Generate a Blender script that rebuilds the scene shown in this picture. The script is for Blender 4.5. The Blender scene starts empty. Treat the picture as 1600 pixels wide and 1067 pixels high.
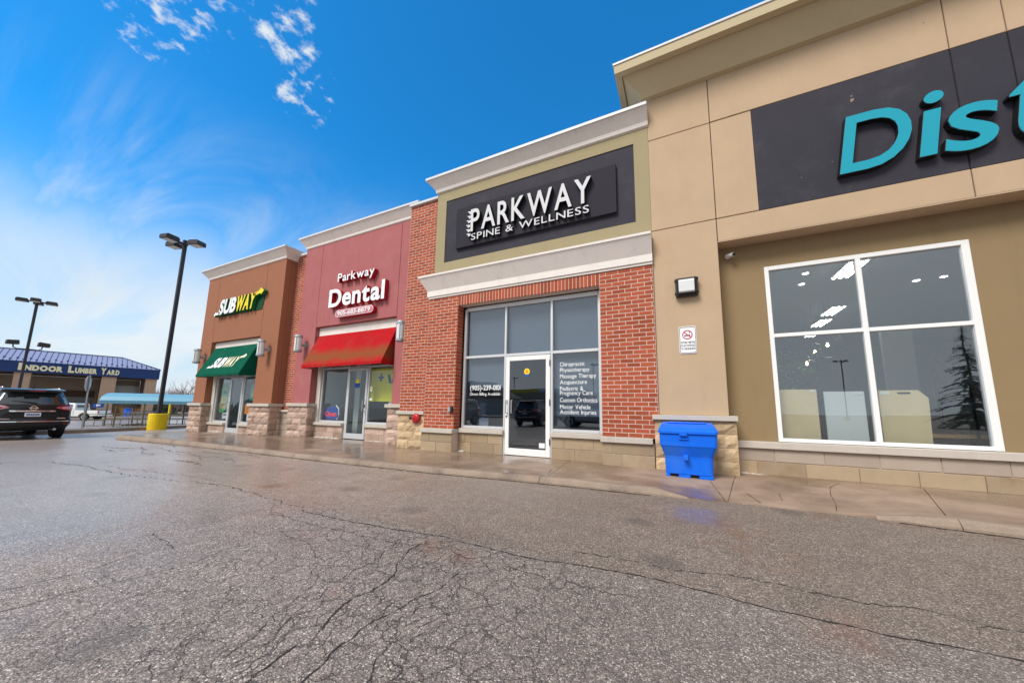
import bpy, bmesh, math, random
from mathutils import Vector, Matrix
R = math.radians
S = bpy.context.scene
COL = S.collection
rng = random.Random(7)

# ------------------------------------------------------------------ camera
CAMZ = 1.08
yaw, pitch, roll = -0.45141987, 0.13541507, 0.01483255
cy, sy, cp, sp = math.cos(yaw), math.sin(yaw), math.cos(pitch), math.sin(pitch)
fw = Vector((sy*cp, cy*cp, sp)); rt = Vector((cy, -sy, 0)); up = rt.cross(fw)
cr, sr = math.cos(roll), math.sin(roll)
r2 = cr*rt + sr*up; u2 = -sr*rt + cr*up
cam = bpy.data.cameras.new('camera'); camo = bpy.data.objects.new('camera', cam); COL.objects.link(camo)
m = Matrix((r2, u2, -fw)).transposed().to_4x4(); m.translation = (0, 0, CAMZ)
camo.matrix_world = m
cam.sensor_width = 36; cam.lens = 533/1600*36; cam.shift_x = -0.00625; cam.shift_y = 0.02059
cam.clip_start = 0.05; cam.clip_end = 2000
S.camera = camo

# ------------------------------------------------------------------ world, sun, exposure
W = bpy.data.worlds.new('World'); S.world = W; W.use_nodes = True
wn = W.node_tree; wn.nodes.clear()
def N(t, k, **kw):
    n = t.nodes.new(k)
    for a, v in kw.items():
        if a.startswith('i_'):
            key = a[2:]
            n.inputs[int(key) if key.isdigit() else key].default_value = v
        else: setattr(n, a, v)
    return n
def L(t, a, b): t.links.new(a, b)
def MATH(t, op, a, b=None, c=None, clamp=False):
    n = t.nodes.new('ShaderNodeMath'); n.operation = op; n.use_clamp = clamp
    for i, v in enumerate((a, b, c)):
        if v is None: continue
        if isinstance(v, (int, float)): n.inputs[i].default_value = v
        else: t.links.new(v, n.inputs[i])
    return n.outputs[0]
def SMOOTH(t, v, lo, hi):
    n = t.nodes.new('ShaderNodeMapRange'); n.interpolation_type = 'SMOOTHSTEP'
    n.inputs['From Min'].default_value = lo; n.inputs['From Max'].default_value = hi
    t.links.new(v, n.inputs['Value']); return n.outputs['Result']
def MIXC(t, f, a, b, mode='MIX'):
    n = t.nodes.new('ShaderNodeMix'); n.data_type = 'RGBA'; n.blend_type = mode
    for s, v in ((n.inputs['Factor'], f), (n.inputs[6], a), (n.inputs[7], b)):
        if isinstance(v, (int, float)): s.default_value = v
        elif isinstance(v, tuple): s.default_value = v if len(v) == 4 else (*v, 1)
        else: t.links.new(v, s)
    return n.outputs[2]
SUN_EL, SUN_AZ = R(48), R(200)          # azimuth clockwise from +Y
def world():
    t = wn
    tc = N(t, 'ShaderNodeTexCoord'); d = tc.outputs['Generated']
    nrm = N(t, 'ShaderNodeVectorMath', operation='NORMALIZE'); L(t, d, nrm.inputs[0]); d = nrm.outputs[0]
    sky = N(t, 'ShaderNodeTexSky', sky_type='NISHITA', sun_disc=False, sun_elevation=SUN_EL, sun_rotation=SUN_AZ)
    sky.air_density = 1.0; sky.dust_density = 0.3; sky.ozone_density = 2.0
    blue = MIXC(t, 1.0, sky.outputs[0], (0.12, 1.0, 1.5), 'MULTIPLY')
    sep = N(t, 'ShaderNodeSeparateXYZ'); L(t, d, sep.inputs[0])
    z = sep.outputs[2]
    # cloud layer coordinates: direction projected on a flat layer
    zz = MATH(t, 'ADD', MATH(t, 'MAXIMUM', z, 0.0), 0.16)
    px = MATH(t, 'DIVIDE', sep.outputs[0], zz); py = MATH(t, 'DIVIDE', sep.outputs[1], zz)
    comb = N(t, 'ShaderNodeCombineXYZ'); L(t, px, comb.inputs[0]); L(t, py, comb.inputs[1])
    P = comb.outputs[0]
    # cirrus: stretched noise
    mp = N(t, 'ShaderNodeMapping'); mp.inputs['Rotation'].default_value = (0, 0, R(35)); mp.inputs['Scale'].default_value = (0.55, 1.9, 1)
    L(t, P, mp.inputs[0])
    n1 = N(t, 'ShaderNodeTexNoise', i_Scale=0.9, i_Detail=9.0, i_Roughness=0.62, i_Distortion=1.1); L(t, mp.outputs[0], n1.inputs[0])
    n2 = N(t, 'ShaderNodeTexNoise', i_Scale=0.28, i_Detail=3.0, i_Roughness=0.5); L(t, P, n2.inputs[0])
    # low stratus sheets, cirrus wisps above them, closed overcast to the south
    strat = MATH(t, 'ADD', z, MATH(t, 'MULTIPLY', MATH(t, 'SUBTRACT', n1.outputs[0], 0.5), 0.30))
    strat = MATH(t, 'MULTIPLY', SMOOTH(t, strat, 0.40, 0.19), MATH(t, 'ADD', 0.46, MATH(t, 'MULTIPLY', SMOOTH(t, n1.outputs[0], 0.34, 0.62), 0.5)))
    wisp = MATH(t, 'MULTIPLY', SMOOTH(t, n1.outputs[0], 0.46, 0.80), SMOOTH(t, z, 0.62, 0.36))
    wisp = MATH(t, 'MULTIPLY', wisp, SMOOTH(t, sep.outputs[0], -0.45, -0.85))
    south = MATH(t, 'ADD', MATH(t, 'ADD', MATH(t, 'MULTIPLY', sep.outputs[1], 0.85), MATH(t, 'MULTIPLY', sep.outputs[0], -0.5)), MATH(t, 'MULTIPLY', MATH(t, 'SUBTRACT', n2.outputs[0], 0.5), 0.5))
    south = SMOOTH(t, south, 0.12, -0.32)
    cir = MATH(t, 'MAXIMUM', MATH(t, 'MAXIMUM', strat, MATH(t, 'MULTIPLY', wisp, 0.6)), south, clamp=True)
    # small high puffs
    n3 = N(t, 'ShaderNodeTexNoise', i_Scale=22.0, i_Detail=9.0, i_Roughness=0.6, i_Distortion=0.2); L(t, P, n3.inputs[0])
    pm = None
    for dv, w in (((-0.648, 0.316, 0.693), 0.9985), ((-0.672, 0.36, 0.646), 0.9988), ((-0.622, 0.285, 0.729), 0.9988), ((-0.731, 0.186, 0.656), 0.9989), ((-0.765, 0.166, 0.622), 0.9992), ((-0.70, 0.20, 0.685), 0.9988)):
        v = Vector(dv).normalized()
        q = N(t, 'ShaderNodeVectorMath', operation='DOT_PRODUCT'); L(t, d, q.inputs[0]); q.inputs[1].default_value = v
        s = SMOOTH(t, q.outputs['Value'], w-0.0040, w+0.0012)
        pm = s if pm is None else MATH(t, 'MAXIMUM', pm, s)
    puff = SMOOTH(t, MATH(t, 'ADD', n3.outputs[0], MATH(t, 'MULTIPLY', MATH(t, 'SUBTRACT', pm, 1.0), 0.30)), 0.47, 0.70)
    puff = MATH(t, 'MULTIPLY', puff, pm)
    cov = MATH(t, 'MAXIMUM', cir, puff, clamp=True)
    # overcast brightness varies gently
    cb = MATH(t, 'ADD', 0.90, MATH(t, 'MULTIPLY', MATH(t, 'SUBTRACT', n2.outputs[0], 0.5), 0.5))
    ccol = MIXC(t, 1.0, (5.3, 5.75, 6.1), cb, 'MULTIPLY')
    # horizon haze
    hz = SMOOTH(t, z, 0.50, -0.05)
    skyc = MIXC(t, hz, blue, (3.5, 4.7, 5.6))
    col = MIXC(t, cov, skyc, ccol)
    bg = N(t, 'ShaderNodeBackground', i_Strength=0.10); L(t, col, bg.inputs[0])
    out = N(t, 'ShaderNodeOutputWorld'); L(t, bg.outputs[0], out.inputs[0])
world()
sun = bpy.data.lights.new('sun', 'SUN'); sun.energy = 2.3; sun.angle = R(24); sun.color = (1, 0.95, 0.88)
suno = bpy.data.objects.new('sun', sun); COL.objects.link(suno)
sd = Vector((math.sin(SUN_AZ)*math.cos(SUN_EL), math.cos(SUN_AZ)*math.cos(SUN_EL), math.sin(SUN_EL)))
suno.rotation_euler = sd.to_track_quat('Z', 'Y').to_euler()
S.view_settings.view_transform = 'Standard'; S.view_settings.look = 'None'
S.view_settings.gamma = 1; S.view_settings.use_curve_mapping = False
S.view_settings.exposure = 0.7
try:
    S.cycles.max_bounces = 8; S.cycles.transparent_max_bounces = 12
except Exception: pass

# ------------------------------------------------------------------ materials
def mat(name, col, rough=0.6, metal=0.0, mottle=0.0, mscale=3.0, fine=0.0, fscale=150.0, bump=0.0, bscale=150.0,
        streak=0.0, vary=0.0, coords='Object', spec=0.25, coat=0.0, dirt=None):
    M_ = bpy.data.materials.new(name); M_.use_nodes = True; t = M_.node_tree
    b = t.nodes['Principled BSDF']
    b.inputs['Roughness'].default_value = rough; b.inputs['Metallic'].default_value = metal
    b.inputs['Specular IOR Level'].default_value = spec; b.inputs['Coat Weight'].default_value = coat
    tc = N(t, 'ShaderNodeTexCoord'); co = tc.outputs[coords]
    c = N(t, 'ShaderNodeRGB'); c.outputs[0].default_value = (*col, 1); c = c.outputs[0]
    def scalar(v):
        nonlocal c
        c = MIXC(t, 1.0, c, v, 'MULTIPLY')
    if vary:
        oi = N(t, 'ShaderNodeObjectInfo'); ge = N(t, 'ShaderNodeNewGeometry')
        rnd = MATH(t, 'FRACT', MATH(t, 'ADD', oi.outputs['Random'], ge.outputs['Random Per Island']))
        scalar(MATH(t, 'ADD', 1-vary/2, MATH(t, 'MULTIPLY', rnd, vary)))
    if mottle:
        n = N(t, 'ShaderNodeTexNoise', i_Scale=mscale, i_Detail=7.0, i_Roughness=0.62); L(t, co, n.inputs[0])
        scalar(MATH(t, 'ADD', 1-mottle/2, MATH(t, 'MULTIPLY', n.outputs[0], mottle)))
    if streak:
        mp = N(t, 'ShaderNodeMapping'); mp.inputs['Scale'].default_value = (3.2, 3.2, 0.30); L(t, co, mp.inputs[0])
        n = N(t, 'ShaderNodeTexNoise', i_Scale=1.6, i_Detail=6.0, i_Roughness=0.7); L(t, mp.outputs[0], n.inputs[0])
        s = SMOOTH(t, n.outputs[0], 0.5, 0.85)
        scalar(MATH(t, 'SUBTRACT', 1.0, MATH(t, 'MULTIPLY', s, streak)))
    if fine:
        n = N(t, 'ShaderNodeTexNoise', i_Scale=fscale, i_Detail=3.0); L(t, co, n.inputs[0])
        scalar(MATH(t, 'ADD', 1-fine/2, MATH(t, 'MULTIPLY', n.outputs[0], fine)))
    if dirt:
        n = N(t, 'ShaderNodeTexNoise', i_Scale=1.7, i_Detail=9.0, i_Roughness=0.68); L(t, co, n.inputs[0])
        c = MIXC(t, MATH(t, 'MULTIPLY', SMOOTH(t, n.outputs[0], 0.48, 0.72), dirt[1]), c, dirt[0])
    L(t, c, b.inputs['Base Color'])
    if bump:
        n = N(t, 'ShaderNodeTexNoise', i_Scale=bscale, i_Detail=4.0, i_Roughness=0.6); L(t, co, n.inputs[0])
        bp = N(t, 'ShaderNodeBump', i_Strength=bump, i_Distance=0.01); L(t, n.outputs[0], bp.inputs['Height']); L(t, bp.outputs[0], b.inputs['Normal'])
    return M_
def emis(name, col, s):
    M_ = bpy.data.materials.new(name); M_.use_nodes = True; b = M_.node_tree.nodes['Principled BSDF']
    b.inputs['Base Color'].default_value = (*col, 1); b.inputs['Emission Color'].default_value = (*col, 1); b.inputs['Emission Strength'].default_value = s
    return M_
def glassmat(name, tint=(0.78, 0.84, 0.85), boost=1.6, rough=0.0):
    M_ = bpy.data.materials.new(name); M_.use_nodes = True; t = M_.node_tree; t.nodes.clear()
    tr = N(t, 'ShaderNodeBsdfTransparent'); tr.inputs[0].default_value = (*tint, 1)
    gl = N(t, 'ShaderNodeBsdfGlossy', i_Roughness=rough); gl.inputs[0].default_value = (0.95, 0.97, 1, 1)
    tc = N(t, 'ShaderNodeTexCoord')
    n = N(t, 'ShaderNodeTexNoise', i_Scale=0.9, i_Detail=1.0); L(t, tc.outputs['Object'], n.inputs[0])
    bp = N(t, 'ShaderNodeBump', i_Strength=0.25, i_Distance=0.012); L(t, n.outputs[0], bp.inputs['Height']); L(t, bp.outputs[0], gl.inputs['Normal'])
    lw = N(t, 'ShaderNodeLayerWeight', i_Blend=0.5)
    f5 = MATH(t, 'POWER', lw.outputs['Facing'], 5.0)
    f = MATH(t, 'MULTIPLY', MATH(t, 'ADD', 0.04, MATH(t, 'MULTIPLY', f5, 0.96)), boost, clamp=True)
    mx = N(t, 'ShaderNodeMixShader'); L(t, f, mx.inputs[0]); L(t, tr.outputs[0], mx.inputs[1]); L(t, gl.outputs[0], mx.inputs[2])
    o = N(t, 'ShaderNodeOutputMaterial'); L(t, mx.outputs[0], o.inputs[0])
    return M_
def asphaltmat():
    M_ = bpy.data.materials.new('asphalt'); M_.use_nodes = True; t = M_.node_tree; b = t.nodes['Principled BSDF']
    tc = N(t, 'ShaderNodeTexCoord'); co = tc.outputs['Object']
    wob = N(t, 'ShaderNodeTexNoise', i_Scale=60.0, i_Detail=2.0); L(t, co, wob.inputs[0])
    cw = N(t, 'ShaderNodeVectorMath', operation='MULTIPLY_ADD'); L(t, wob.outputs['Color'], cw.inputs[0]); cw.inputs[1].default_value = (0.012,)*3; L(t, co, cw.inputs[2])
    v1 = N(t, 'ShaderNodeTexVoronoi', i_Scale=115.0); L(t, cw.outputs[0], v1.inputs['Vector'])
    v2 = N(t, 'ShaderNodeTexVoronoi', i_Scale=260.0); L(t, co, v2.inputs['Vector'])
    s1 = N(t, 'ShaderNodeSeparateColor'); L(t, v1.outputs['Color'], s1.inputs[0])
    s2 = N(t, 'ShaderNodeSeparateColor'); L(t, v2.outputs['Color'], s2.inputs[0])
    # stone colours
    rp = N(t, 'ShaderNodeValToRGB'); L(t, s1.outputs[0], rp.inputs[0])
    e = rp.color_ramp.elements; e[0].position = 0.0; e[0].color = (0.095, 0.078, 0.068, 1); e[1].position = 1.0; e[1].color = (0.68, 0.63, 0.58, 1)
    for p, c in ((0.3, (0.20, 0.168, 0.148, 1)), (0.62, (0.33, 0.275, 0.24, 1)), (0.9, (0.46, 0.39, 0.34, 1))):
        q = rp.color_ramp.elements.new(p); q.color = c
    bind = MIXC(t, s2.outputs[1], (0.08, 0.066, 0.058), (0.27, 0.23, 0.205))
    stone = SMOOTH(t, v1.outputs['Distance'], 0.62, 0.38)
    c = MIXC(t, stone, bind, rp.outputs[0])
    big = N(t, 'ShaderNodeTexNoise', i_Scale=0.55, i_Detail=8.0, i_Roughness=0.6); L(t, co, big.inputs[0])
    mid = N(t, 'ShaderNodeTexNoise', i_Scale=5.0, i_Detail=6.0, i_Roughness=0.65); L(t, co, mid.inputs[0])
    c = MIXC(t, 1.0, c, MATH(t, 'ADD', 0.62, MATH(t, 'MULTIPLY', big.outputs[0], 0.75)), 'MULTIPLY')
    c = MIXC(t, 1.0, c, MATH(t, 'ADD', 0.7, MATH(t, 'MULTIPLY', mid.outputs[0], 0.6)), 'MULTIPLY')
    # rusty patches
    ru = N(t, 'ShaderNodeTexNoise', i_Scale=0.9, i_Detail=5.0, i_Roughness=0.6); mo = N(t, 'ShaderNodeMapping'); mo.inputs['Location'].default_value = (3.3, 1.2, 0); L(t, co, mo.inputs[0]); L(t, mo.outputs[0], ru.inputs[0])
    c = MIXC(t, MATH(t, 'MULTIPLY', SMOOTH(t, ru.outputs[0], 0.56, 0.74), 0.55), c, (0.22, 0.105, 0.06))
    # crazing: fine net of hairline cracks in the worn area and faintly elsewhere
    wn2 = N(t, 'ShaderNodeTexNoise', i_Scale=7.0, i_Detail=4.0, i_Roughness=0.65); L(t, co, wn2.inputs[0])
    cw2 = N(t, 'ShaderNodeVectorMath', operation='MULTIPLY_ADD'); L(t, wn2.outputs['Color'], cw2.inputs[0]); cw2.inputs[1].default_value = (0.16, 0.16, 0); L(t, co, cw2.inputs[2])
    sx0 = N(t, 'ShaderNodeSeparateXYZ'); L(t, co, sx0.inputs[0])
    net = None
    for scl, ani, w_ in ((5.5, (1, 0.75, 1), 0.016), (9.5, (1, 0.5, 1), 0.018), (2.4, (0.75, 1, 1), 0.006)):
        mpv = N(t, 'ShaderNodeMapping'); mpv.inputs['Scale'].default_value = ani; L(t, cw2.outputs[0], mpv.inputs[0])
        ve = N(t, 'ShaderNodeTexVoronoi', i_Scale=scl, feature='DISTANCE_TO_EDGE'); ve.voronoi_dimensions = '2D'; L(t, mpv.outputs[0], ve.inputs['Vector'])
        e_ = SMOOTH(t, ve.outputs['Distance'], w_*1.5, w_*0.4)
        net = e_ if net is None else MATH(t, 'MAXIMUM', net, e_)
    rx = MATH(t, 'MULTIPLY', SMOOTH(t, sx0.outputs[0], -5.2, -2.6), SMOOTH(t, sx0.outputs[0], 0.4, -1.2))
    ry = MATH(t, 'MULTIPLY', SMOOTH(t, sx0.outputs[1], 3.0, 2.3), SMOOTH(t, sx0.outputs[1], 0.2, 1.0))
    pat = SMOOTH(t, big.outputs[0], 0.40, 0.58)
    area = MATH(t, 'MAXIMUM', MATH(t, 'MULTIPLY', rx, ry), MATH(t, 'MULTIPLY', pat, 0.22))
    net = MATH(t, 'MULTIPLY', net, MATH(t, 'MULTIPLY', area, SMOOTH(t, mid.outputs[0], 0.32, 0.55)))
    c = MIXC(t, MATH(t, 'MULTIPLY', net, 0.75), c, (0.04, 0.034, 0.03))
    # damp film: broad patches, wetter along the low left lane
    sx = N(t, 'ShaderNodeSeparateXYZ'); L(t, co, sx.inputs[0])
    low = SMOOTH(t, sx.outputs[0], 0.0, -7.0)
    we = N(t, 'ShaderNodeTexNoise', i_Scale=0.38, i_Detail=7.0, i_Roughness=0.6); mo2 = N(t, 'ShaderNodeMapping'); mo2.inputs['Location'].default_value = (11.3, 4.2, 0); L(t, co, mo2.inputs[0]); L(t, mo2.outputs[0], we.inputs[0])
    wet = SMOOTH(t, MATH(t, 'ADD', we.outputs[0], MATH(t, 'MULTIPLY', low, 0.42)), 0.54, 0.84)
    dv = N(t, 'ShaderNodeVectorMath', operation='DISTANCE'); L(t, cw2.outputs[0], dv.inputs[0]); dv.inputs[1].default_value = (0.20, 4.30, 0.0)
    spot = MATH(t, 'MULTIPLY', SMOOTH(t, dv.outputs['Value'], 0.55, 0.18), 0.95)
    wet = MATH(t, 'MAXIMUM', wet, spot)
    c = MIXC(t, 1.0, c, MATH(t, 'SUBTRACT', 1.0, MATH(t, 'MULTIPLY', wet, 0.12)), 'MULTIPLY')
    c = MIXC(t, 1.0, c, (1.0, 0.96, 0.91), 'MULTIPLY')
    # later-laid strip along the kerb, and drip spots from parked cars
    s3 = N(t, 'ShaderNodeSeparateXYZ'); L(t, cw2.outputs[0], s3.inputs[0])
    lane = MATH(t, 'MULTIPLY', SMOOTH(t, s3.outputs[1], 2.56, 2.64), SMOOTH(t, s3.outputs[0], -6.5, -4.5))
    c = MIXC(t, lane, c, MIXC(t, 1.0, c, (0.96, 0.92, 0.87), 'MULTIPLY'))
    vo = N(t, 'ShaderNodeTexVoronoi', i_Scale=0.85, i_Randomness=1.0); vo.voronoi_dimensions = '2D'; L(t, cw2.outputs[0], vo.inputs['Vector'])
    so = N(t, 'ShaderNodeSeparateColor'); L(t, vo.outputs['Color'], so.inputs[0])
    oil = MATH(t, 'MULTIPLY', SMOOTH(t, vo.outputs['Distance'], 0.17, 0.04), SMOOTH(t, so.outputs[0], 0.45, 0.7))
    c = MIXC(t, MATH(t, 'MULTIPLY', oil, 0.38), c, (0.06, 0.052, 0.047))
    # paler paving west of the patch seam, wet sky sheen painted into its colour
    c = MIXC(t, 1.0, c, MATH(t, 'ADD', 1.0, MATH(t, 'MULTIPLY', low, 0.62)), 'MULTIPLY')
    L(t, c, b.inputs['Base Color'])
    L(t, MATH(t, 'SUBTRACT', 0.7, MATH(t, 'MULTIPLY', wet, 0.42)), b.inputs['Roughness'])
    h = MATH(t, 'ADD', MATH(t, 'MULTIPLY', v1.outputs['Distance'], -0.7), MATH(t, 'MULTIPLY', s1.outputs[1], 0.5))
    h = MATH(t, 'ADD', h, MATH(t, 'MULTIPLY', v2.outputs['Distance'], -0.25))
    h = MATH(t, 'SUBTRACT', h, MATH(t, 'MULTIPLY', net, 1.5))
    bp = N(t, 'ShaderNodeBump', i_Distance=0.006); L(t, h, bp.inputs['Height'])
    L(t, MATH(t, 'SUBTRACT', 0.85, MATH(t, 'MULTIPLY', wet, 0.73)), bp.inputs['Strength'])
    L(t, MATH(t, 'ADD', 0.4, MATH(t, 'MULTIPLY', wet, 0.4)), b.inputs['Specular IOR Level'])
    L(t, bp.outputs[0], b.inputs['Normal'])
    return M_
def concretemat():
    M_ = bpy.data.materials.new('sidewalk_concrete'); M_.use_nodes = True; t = M_.node_tree; b = t.nodes['Principled BSDF']
    tc = N(t, 'ShaderNodeTexCoord'); co = tc.outputs['Object']
    a = N(t, 'ShaderNodeTexNoise', i_Scale=1.1, i_Detail=9.0, i_Roughness=0.65); L(t, co, a.inputs[0])
    mp = N(t, 'ShaderNodeMapping'); mp.inputs['Scale'].default_value = (0.5, 6, 1); L(t, co, mp.inputs[0])
    s = N(t, 'ShaderNodeTexNoise', i_Scale=1.6, i_Detail=7.0, i_Roughness=0.7); L(t, mp.outputs[0], s.inputs[0])
    f = N(t, 'ShaderNodeTexNoise', i_Scale=180.0, i_Detail=3.0); L(t, co, f.inputs[0])
    c = MIXC(t, SMOOTH(t, a.outputs[0], 0.3, 0.7), (0.21, 0.135, 0.092), (0.37, 0.26, 0.185))
    c = MIXC(t, 1.0, c, MATH(t, 'ADD', 0.72, MATH(t, 'MULTIPLY', s.outputs[0], 0.56)), 'MULTIPLY')
    c = MIXC(t, 1.0, c, MATH(t, 'ADD', 0.8, MATH(t, 'MULTIPLY', f.outputs[0], 0.4)), 'MULTIPLY')
    sx = N(t, 'ShaderNodeSeparateXYZ'); L(t, co, sx.inputs[0])
    left = SMOOTH(t, sx.outputs[0], 0.5, -5.0)
    w = N(t, 'ShaderNodeTexNoise', i_Scale=0.62, i_Detail=7.0, i_Roughness=0.55); mo = N(t, 'ShaderNodeMapping'); mo.inputs['Location'].default_value = (5.1, 2.4, 0); L(t, co, mo.inputs[0]); L(t, mo.outputs[0], w.inputs[0])
    wet = SMOOTH(t, MATH(t, 'ADD', w.outputs[0], MATH(t, 'MULTIPLY', left, 0.2)), 0.52, 0.68)
    c = MIXC(t, 1.0, c, MATH(t, 'SUBTRACT', 1.0, MATH(t, 'MULTIPLY', wet, 0.3)), 'MULTIPLY')
    L(t, c, b.inputs['Base Color'])
    L(t, MATH(t, 'SUBTRACT', 0.7, MATH(t, 'MULTIPLY', wet, 0.50)), b.inputs['Roughness'])
    bp = N(t, 'ShaderNodeBump', i_Distance=0.004); L(t, f.outputs[0], bp.inputs['Height']); L(t, MATH(t, 'SUBTRACT', 0.4, MATH(t, 'MULTIPLY', wet, 0.37)), bp.inputs['Strength'])
    L(t, bp.outputs[0], b.inputs['Normal'])
    return M_
M = {}
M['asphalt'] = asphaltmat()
M['crack'] = mat('asphalt_crack', (0.035, 0.03, 0.027), 0.9)
M['walk'] = concretemat()
M['kerb'] = mat('kerb_concrete', (0.29, 0.215, 0.16), 0.75, mottle=0.5, mscale=6, fine=0.7, fscale=90, bump=0.7, bscale=70, dirt=((0.12, 0.095, 0.08), 0.7))
M['joint'] = mat('joint', (0.04, 0.033, 0.028), 0.9)
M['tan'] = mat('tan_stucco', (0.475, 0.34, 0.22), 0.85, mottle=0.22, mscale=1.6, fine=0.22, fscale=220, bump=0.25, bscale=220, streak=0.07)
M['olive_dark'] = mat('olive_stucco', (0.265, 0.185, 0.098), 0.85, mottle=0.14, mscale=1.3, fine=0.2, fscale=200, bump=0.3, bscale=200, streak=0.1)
M['olive'] = mat('pale_olive_stucco', (0.335, 0.275, 0.16), 0.85, mottle=0.14, mscale=1.6, fine=0.16, fscale=220, bump=0.25, bscale=220, streak=0.12)
M['charcoal'] = mat('charcoal_stucco', (0.034, 0.031, 0.042), 0.75, mottle=0.3, mscale=2.0, fine=0.3, fscale=200, bump=0.25, bscale=200, dirt=((0.10, 0.095, 0.11), 0.25))
M['charcoal_board'] = mat('charcoal_board', (0.030, 0.028, 0.036), 0.7, spec=0.1, mottle=0.2, streak=0.15)
M['brown'] = mat('brown_stucco', (0.30, 0.122, 0.066), 0.85, mottle=0.18, mscale=1.4, fine=0.18, fscale=180, bump=0.3, bscale=160, streak=0.12)
M['rose'] = mat('rose_stucco', (0.37, 0.118, 0.118), 0.85, mottle=0.2, mscale=1.4, fine=0.16, fscale=180, bump=0.3, bscale=160, streak=0.16, dirt=((0.40, 0.19, 0.18), 0.35))
M['cornice'] = mat('grey_cornice', (0.76, 0.69, 0.64), 0.8, mottle=0.16, mscale=2, fine=0.12, bump=0.2, bscale=180, streak=0.22)
M['trim'] = mat('pale_trim', (0.72, 0.66, 0.61), 0.75, mottle=0.16, mscale=3, fine=0.1, bump=0.15, streak=0.15)
M['olive_cornice'] = mat('olive_cornice', (0.52, 0.425, 0.27), 0.85, mottle=0.14, mscale=1.5, fine=0.2, fscale=200, bump=0.35, bscale=200, streak=0.08)
M['flash'] = mat('metal_flashing', (0.62, 0.62, 0.63), 0.4, mottle=0.12, streak=0.1)
M['brick'] = mat('red_brick', (0.35, 0.076, 0.035), 0.85, vary=0.42, mottle=0.4, mscale=18, fine=0.4, fscale=160, bump=0.5, bscale=130)
M['mortar'] = mat('pale_mortar', (0.60, 0.46, 0.38), 0.9, mottle=0.2, mscale=9, fine=0.3, bump=0.4, bscale=150)
M['stone_tan'] = mat('tan_rockface_stone', (0.58, 0.42, 0.25), 0.85, vary=0.55, mottle=0.6, mscale=9, fine=0.3, fscale=80, bump=0.8, bscale=45, dirt=((0.24, 0.15, 0.075), 0.55))
M['stone_pink'] = mat('pinkish_rockface_stone', (0.44, 0.315, 0.25), 0.85, vary=0.55, mottle=0.6, mscale=9, fine=0.3, fscale=80, bump=0.8, bscale=45, dirt=((0.19, 0.095, 0.06), 0.6))
M['block_tan'] = mat('smooth_tan_block', (0.34, 0.255, 0.165), 0.8, vary=0.3, mottle=0.3, mscale=6, fine=0.2, fscale=120, bump=0.35, bscale=90, dirt=((0.23, 0.14, 0.06), 0.6))
M['block_grey'] = mat('smooth_grey_block', (0.36, 0.29, 0.235), 0.8, vary=0.18, mottle=0.25, mscale=6, fine=0.2, fscale=120, bump=0.3, bscale=90)
M['cap'] = mat('precast_cap', (0.50, 0.445, 0.385), 0.75, mottle=0.25, mscale=5, fine=0.2, fscale=120, bump=0.3, bscale=90, streak=0.2)
M['alu'] = mat('aluminium_frame', (0.62, 0.62, 0.63), 0.38, metal=0.35, mottle=0.06)
M['white_frame'] = mat('white_frame', (0.78, 0.77, 0.75), 0.4, mottle=0.06)
M['beige_panel'] = mat('beige_panel', (0.55, 0.50, 0.44), 0.7, mottle=0.1)
M['glass'] = glassmat('window_glass', (0.90, 0.93, 0.93), boost=1.2)
M['glass_clinic'] = glassmat('film_window_glass', (0.62, 0.66, 0.70), boost=2.6)
M['glass_store'] = glassmat('store_window_glass', (0.86, 0.90, 0.91), boost=3.1)
M['dark'] = mat('dark_interior', (0.03, 0.03, 0.032), 0.8)
M['grey_room'] = mat('grey_interior', (0.58, 0.59, 0.60), 0.9, mottle=0.1)
M['pale_room'] = mat('pale_interior', (0.72, 0.72, 0.70), 0.9, mottle=0.1)
M['floor'] = mat('interior_floor', (0.12, 0.11, 0.10), 0.4, mottle=0.2)
M['blind'] = mat('grey_blind', (0.60, 0.635, 0.67), 0.8, mottle=0.08)
M['black'] = mat('black_plastic', (0.015, 0.015, 0.016), 0.45)
M['rubber'] = mat('tyre_rubber', (0.018, 0.018, 0.018), 0.85, mottle=0.3, mscale=20)
M['bronze'] = mat('dark_bronze_metal', (0.045, 0.040, 0.038), 0.5, mottle=0.2)
M['pole'] = mat('dark_pole_paint', (0.040, 0.038, 0.045), 0.5, mottle=0.2)
M['steel'] = mat('galvanised_steel', (0.42, 0.43, 0.45), 0.45, metal=0.5, mottle=0.2, mscale=12)
M['chrome'] = mat('chrome', (0.8, 0.8, 0.82), 0.12, metal=1.0)
M['white'] = mat('white_acrylic', (0.80, 0.79, 0.80), 0.45, mottle=0.06, mscale=4)
M['sign_white'] = mat('weathered_white_letter', (0.60, 0.59, 0.60), 0.5, mottle=0.12, mscale=3, spec=0.15)
M['white_print'] = mat('white_print', (0.80, 0.80, 0.80), 0.6)
M['red_side'] = mat('red_return', (0.42, 0.012, 0.028), 0.4, mottle=0.1)
M['bell'] = mat('red_bell_paint', (0.42, 0.015, 0.018), 0.3, mottle=0.12, coat=0.3)
M['green_side'] = mat('green_return', (0.012, 0.15, 0.05), 0.4)
M['green_dark'] = mat('dark_green_backing', (0.008, 0.055, 0.02), 0.5)
M['yellow'] = mat('yellow_acrylic', (0.80, 0.62, 0.015), 0.45)
M['yellow_paint'] = mat('yellow_paint', (0.78, 0.55, 0.01), 0.6, mottle=0.14, mscale=8, dirt=((0.35, 0.25, 0.06), 0.35))
M['cyan'] = mat('cyan_acrylic', (0.012, 0.30, 0.40), 0.35, mottle=0.05)
M['cyan_edge'] = mat('pale_cyan_edge', (0.16, 0.45, 0.52), 0.4)
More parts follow.
